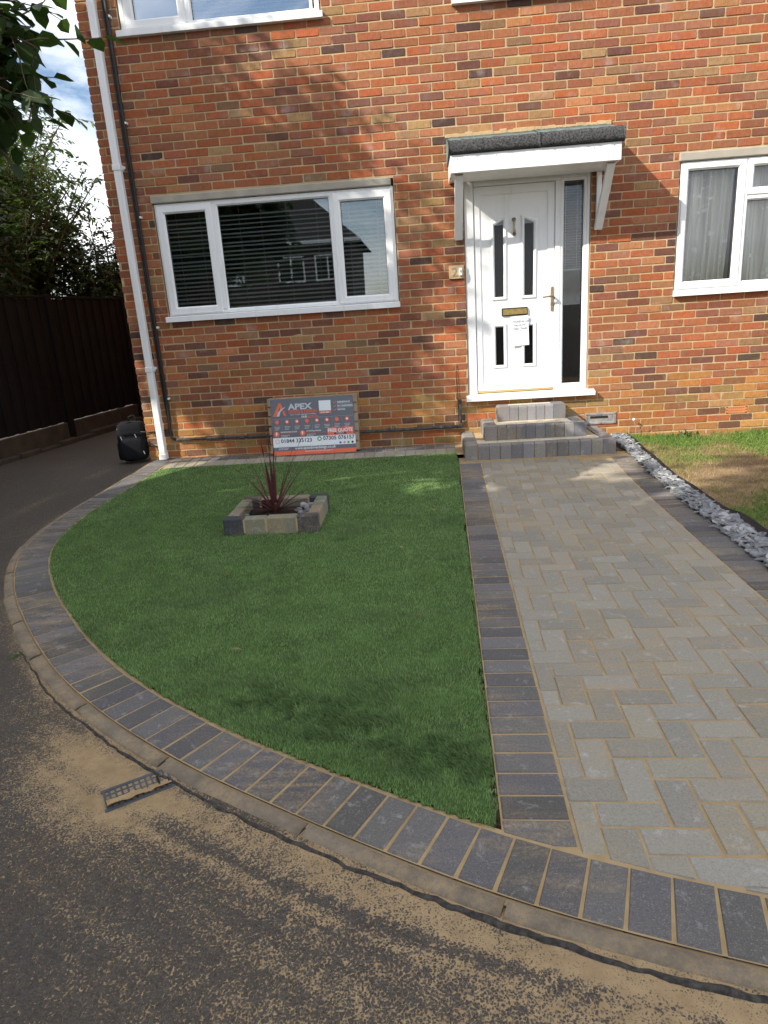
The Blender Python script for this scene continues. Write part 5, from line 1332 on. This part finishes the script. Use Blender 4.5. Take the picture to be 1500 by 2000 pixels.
def make_tree(name, label, base, trunk_top, tr, targets, leafL, leafW, cols, per_limb, sub_len, leaf_step, seed, group=None, gravity=.25, bushy=1.0, start=.3, near=0):
    """trunk, limbs that run to the targets, side twigs along each limb, leaves along each twig"""
    r = np.random.default_rng(seed); root = empty(name, tuple(base)); tag(root, label, 'tree' if 'tree' in name else 'shrub', group)
    B = np.array(base, float); tb = MB(); TT = np.array(trunk_top, float)
    pts = [B*(1-t)+TT*t+np.array([.08*math.sin(3*t+seed), .08*math.cos(2.3*t+seed), 0])*(t*(1-t)*4) for t in np.linspace(0, 1, 7)]
    tb.tube([tuple(p-B) for p in pts], [tr*(1-.4*t) for t in np.linspace(0, 1, 7)], 10)
    P = []; D = []
    start0 = start
    for ti, tg in enumerate(targets):
        start = .80 if ti < near else start0; tg = np.array(tg, float); p0 = np.array(pts[r.integers(3, 7)]); c = (p0+tg)/2+np.array([r.normal(0, .2), r.normal(0, .2), .35*np.linalg.norm(tg-p0)*.5])
        curve = [(1-t)**2*p0+2*t*(1-t)*c+t*t*tg for t in np.linspace(0, 1, 12)]
        ll = np.linalg.norm(tg-p0); tb.tube([tuple(q-B) for q in curve], [max(.004, tr*.42*(1-t)**1.2*min(1, ll/2.5)+.004) for t in np.linspace(0, 1, 12)], 6)
        for k in range(per_limb):
            t = start+(1-start)*(k+r.random())/per_limb; j = min(10, int(t*11)); q = curve[j]*(1-(t*11-j))+curve[j+1]*(t*11-j) if j < 11 else curve[-1]
            ax = curve[min(11, j+1)]-curve[j]; ax /= np.linalg.norm(ax)
            d = r.normal(0, 1, 3)*bushy; d -= ax*(d@ax)*.6; d = d/np.linalg.norm(d)*.9+ax*.55; d[2] -= gravity*.6; d /= np.linalg.norm(d)
            L_ = sub_len*r.uniform(.5, 1.25)*(1.1-.3*t)*(.72 if ti < near else 1); seg = []; p = q.copy()
            for s in range(5):
                seg.append(p.copy()); d = d+np.array([r.normal(0, .16), r.normal(0, .16), r.normal(0, .12)-gravity*.25]); d /= np.linalg.norm(d); p = p+d*L_/5
            seg.append(p); tb.tube([tuple(x-B) for x in seg], [.0045, .004, .0035, .003, .0025, .0015], 4, False)
            m = max(3, int(L_/leaf_step)); sg = np.array(seg)
            for u in range(m):
                t2 = (u+.5)/m*5*.95+.2; jj = min(4, int(t2)); x = sg[jj]*(1-(t2-jj))+sg[jj+1]*(t2-jj); tang = sg[jj+1]-sg[jj]; tang /= np.linalg.norm(tang)
                sd = np.cross(tang, [0, 0, 1.0]); sd /= np.linalg.norm(sd)+1e-6; sgn = 1 if u % 2 else -1
                dd = tang*.6+sd*sgn*.75+r.normal(0, .28, 3); dd[2] -= gravity*1.2; P.append(x); D.append(dd)
    P = np.array(P); D = np.array(D); n = len(P)
    Nn = np.tile([0, 0, 1.0], (n, 1))+r.normal(0, .38, (n, 3)); sz = r.uniform(.7, 1.2, n)
    ca, cb = (np.array(c, float) for c in cols); u = r.random((n, 1)); C_ = ca*(1-u)+cb*u
    V, F, CC = leaf_arrays(P-B, D, Nn, leafL*sz, leafW*sz*r.uniform(.85, 1.15, n), C_)
    link('crown', fast_mesh('crown', V, F, CC, smooth=True), root, M['leaf'])
    tb.build('trunk', M['bark'], root, True); return root, n
def blob_targets(c, rad, n, seed, low=-.6):
    r = np.random.default_rng(seed); out = []
    while len(out) < n:
        d = r.normal(0, 1, 3); d /= np.linalg.norm(d)
        if d[2] < low: continue
        out.append(np.array(c)+d*np.array(rad)*r.uniform(.55, 1.0))
    return out
total = 0
# tree whose twigs hang over the drive and into the top left of the picture
tg1 = [(-2.3, -3.5, 3.2), (-2.15, -3.5, 3.1), (-2.45, -3.4, 2.7), (-2.6, -3.5, 2.85), (-2.5, -3.3, 3.0), (-2.35, -3.25, 2.62), (-2.55, -3.1, 2.75), (-2.4, -3.2, 3.2), (-2.6, -3.4, 3.05), (-2.3, -3.0, 2.9), (-2.35, -3.45, 2.95), (-2.2, -3.35, 2.55), (-2.1, -3.6, 2.85), (-2.0, -3.5, 2.65), (-2.3, -3.3, 2.8), (-2.45, -3.6, 3.1), (-2.05, -3.4, 2.95), (-2.25, -3.55, 2.75), (-2.1, -3.45, 2.62), (-2.3, -3.6, 3.0), (-2.0, -3.3, 2.75), (-2.5, -3.2, 2.9), (-2.4, -3.5, 2.6), (-2.15, -3.2, 2.9), (-2.5, -3.0, 2.6), (-2.2, -3.7, 2.45), (-1.84, -3.42, 2.56), (-1.74, -3.36, 2.80), (-1.92, -3.2, 2.98), (-2.2, -3.1, 2.66), (-2.05, -3.55, 3.05), (-2.35, -3.0, 3.15), (-2.3, -3.3, 2.5), (-2.45, -2.9, 2.75), (-1.98, -4.35, 2.12), (-2.6, -3.3, 3.3)] 
tg1 = [(x-.16-.25*max(0, x+2.3), y, z) for x, y, z in tg1]
t1, n = make_tree('broadleaf_tree', 'broad leaved tree with dark twigs hanging into the top left corner', (-6.5, -3.9, -.05), (-6.2, -3.7, 3.6), .17,
    tg1 + blob_targets((-6.95, -3.3, 6.4), (1.9, 1.3, 2.0), 125, 5), .118, .084, ((.022, .045, .015), (.045, .08, .023)), 16, .62, .062, 21, None, .22, 1.0, .42, len(tg1))
total += n
# shrubs rising behind the fence
s1, n = make_tree('tall_shrub', 'tall dense shrub rising behind the dark fence at the left edge', (-7.1, 4.4, -.1), (-7.0, 4.3, 1.6), .10,
    blob_targets((-6.9, 3.9, 3.1), (1.35, 1.6, 1.75), 84, 31) + [(-5.55, 3.9, 3.95), (-5.3, 4.0, 3.85), (-5.9, 4.1, 4.3), (-6.3, 3.8, 4.6), (-6.1, 3.9, 4.0), (-5.05, 3.9, 3.72)], .080, .046, ((.028, .055, .013), (.072, .12, .026)), 18, .55, .038, 32, 'shrubs behind the fence', .15, 1.0, .35)
total += n
s2, n = make_tree('leafy_shrub', 'small leaved shrub spilling over the fence beside the house corner', (-5.9, 5.2, -.1), (-5.8, 5.1, 1.3), .08,
    blob_targets((-5.75, 5.0, 2.35), (1.0, 1.4, .95), 60, 41) + [(-5.15, 4.0, 3.12), (-5.0, 4.2, 2.95), (-5.4, 4.1, 3.25), (-4.9, 4.4, 2.6), (-5.0, 4.6, 2.35), (-5.2, 4.3, 2.8), (-4.95, 5.2, 2.2)], .066, .042, ((.018, .038, .010), (.042, .075, .017)), 20, .48, .032, 42, 'shrubs behind the fence', .12, 1.0, .3)
total += n
s3, n = make_tree('leafy_shrub', 'dark shrub filling the gap above the fence at the left edge', (-6.4, 1.2, -.1), (-6.35, 1.3, 1.5), .09,
    blob_targets((-6.45, 1.7, 2.75), (1.1, 1.7, 1.4), 66, 51), .084, .054, ((.016, .034, .010), (.038, .066, .016)), 20, .5, .036, 52, 'shrubs behind the fence', .12, 1.0, .3)
total += n
s4, n = make_tree('ash_tree', 'taller tree with narrow bright leaves behind the shrubs at the left', (-8.6, 6.4, -.1), (-8.4, 6.3, 2.8), .14,
    blob_targets((-8.2, 6.0, 4.6), (2.3, 1.8, 2.0), 72, 61), .12, .040, ((.07, .13, .02), (.15, .23, .05)), 18, .7, .045, 62, None, .25, 1.0, .35)
total += n
# trees out of the picture, left of and behind the camera, added to shade the forecourt
k = 0
for (bx, by, cz, rx_, ry_, rz_, nt, lab) in (
        (-8.4, -7.4, 4.5, 2.4, 2.1, 2.3, 66, 'round unseen shade tree nearest the drive'),
        (-6.9, -11.8, 4.6, 2.5, 2.3, 2.4, 60, 'round unseen shade tree behind the viewpoint'),
        (-5.2, -8.1, 4.9, 2.5, 2.2, 2.2, 66, 'dense unseen tree added close behind the viewpoint for shade'),
        (-11.4, -8.9, 5.6, 2.6, 2.5, 2.7, 54, 'tall unseen shade tree standing behind the others'),
        (-10.6, -13.2, 5.6, 2.8, 2.6, 2.8, 54, 'tall unseen shade tree farthest behind the viewpoint')):
    _, n = make_tree('street_tree', lab, (bx, by, -.1), (bx+.1, by, 2.2), .18, blob_targets((bx, by, cz), (rx_, ry_, rz_), nt, 71+k), .25, .20, ((.035, .07, .02), (.07, .12, .03)), 18, .85, .075, 81+k, 'unseen trees added for shade', .2, 1.0, .35)
    total += n; k += 1
print('leaves', total)

# ------------------------------------------------------------------ house across the road, seen mirrored in the panes
fh = empty('house_opposite', (-9.5, -27, -.1)); tag(fh, 'brown house with dark tiled gable roof across the road', 'house')
MB().box(-7.5, 6.0, -7, 0, 0, 5.2).build('wall', M['far_wall'], fh)
MB().add([(-8, .5, 5.05), (6.5, .5, 5.05), (2.6, -3.5, 8.6), (-8, -3.5, 8.6), (-8, -7.5, 5.05), (6.5, -7.5, 5.05)], [(0, 1, 2, 3), (3, 2, 5, 4), (1, 5, 2), (0, 3, 4)]).build('roof', M['far_roof'], fh)
for zz in (.9, 3.3):
    for xx in (-6.2, -3.4, -.6, 2.4, 4.2):
        wf = MB().ring((xx, xx+1.3, zz, zz+1.2), (xx+.08, xx+1.22, zz+.08, zz+1.12), .03, -.02)
        wf2 = MB(); wf2.add([(x, y, z) for x, y, z in wf.v], wf.f); wf2.box(xx+.60, xx+.68, .0, .028, zz+.08, zz+1.12); wo_ = wf2.build('window', M['upvc'], fh)
        link('pane', mesh('pane', [(xx+.08, .012, zz+.08), (xx+1.22, .012, zz+.08), (xx+1.22, .012, zz+1.12), (xx+.08, .012, zz+1.12)], [(0, 1, 2, 3)]), wo_, M['glass_up'])
MB().box(-8, 6.5, .42, .52, 4.95, 5.10).build('gutter', M['upvc'], fh)

# ------------------------------------------------------------------ small things
def weed(name, label, loc, n, L_, seed, col=(.05, .11, .02)):
    r = np.random.default_rng(seed); P = r.normal(0, 1, (n, 3))*np.array([.4, .4, .1])*L_; P[:, 2] = np.abs(P[:, 2]); D = np.c_[r.normal(0, 1, (n, 2)), r.uniform(.5, 1.6, n)]
    u = r.random((n, 1)); C_ = np.array(col)*(1-u)+np.array(col)*1.9*u
    V, F, CC = leaf_arrays(P, D, np.tile([0, 0, 1.0], (n, 1))+r.normal(0, .5, (n, 3)), L_*r.uniform(.5, 1.1, n), L_*.32*r.uniform(.5, 1.1, n), C_)
    o = link(name, fast_mesh(name, V, F, CC, smooth=True), None, M['leaf']); o.location = loc; tag(o, label, 'weed'); return o
weed('weed', 'small green weed growing in the road beside the kerb', (-2.235, -4.27, -.03), 26, .035, 1)
weed('weed', 'leafy weed clump at the foot of the wall right of the slate', (2.22, -.10, .02), 60, .085, 2)
weed('weed', 'darker leafy weed clump against the wall below the right-hand window', (2.42, -.08, .02), 70, .095, 3, (.03, .075, .018))
weed('weed', 'small weed sprig at the wall left of the terracotta air brick', (2.72, -.06, .02), 26, .06, 4)
weed('weed', 'low weed tuft beneath the right-hand terracotta air brick', (2.95, -.07, .02), 40, .07, 5, (.07, .13, .02))
# dry stalk with a seed head
stk = MB().tube([(1.93, -.05, .03), (1.925, -.055, .14), (1.90, -.06, .235)], .0035, 5); stk.tube([(1.93, -.05, .05), (1.99, -.06, .16), (2.04, -.07, .24)], .002, 5)
so = stk.build('dry_stalk', M['pallet']); tag(so, 'dry weed stalk with a pale seed head against the bricks', 'weed')
bm = bmesh.new(); bmesh.ops.create_icosphere(bm, subdivisions=1, radius=.016); me = bpy.data.meshes.new('seed_head'); bm.to_mesh(me); bm.free(); o = link('seed_head', me, so, M['paper']); o.location = (1.898, -.062, .245)
# fallen leaves on the lawn and the road
fl_spots = [(-2.62, -2.72, 0), (-1.15, -4.35, 0), (-.95, -1.9, 0), (-.42, -3.05, 0), (-.28, -4.05, 0), (-1.9, -1.55, 0), (-1.45, -3.4, 0), (-.2, -2.3, 0), (.02, -3.55, 0), (-4.2, .9, 1)]
for i, (x_, y_, rd) in enumerate(fl_spots):
    r = np.random.default_rng(200+i); a = r.uniform(0, 6.28); zz = float(turf_h(x_, y_))+.024 if not rd else .03
    V, F, CC = leaf_arrays(np.zeros((1, 3)), np.array([[math.cos(a), math.sin(a), .12]]), np.array([[.15, .1, 1.0]]), np.array([.045 if i else .06]), np.array([.024]), np.array([[.30, .26, .12] if i % 2 else [.20, .13, .07]]))
    o = link('fallen_leaf', fast_mesh('fallen_leaf', V, F, CC), None, M['leaf']); o.location = (x_, y_, zz); tag(o, 'small dry fallen leaf' + (' on the shaded drive' if rd else ' lying on the green lawn'), 'leaf', None if rd else 'fallen leaves on the lawn')
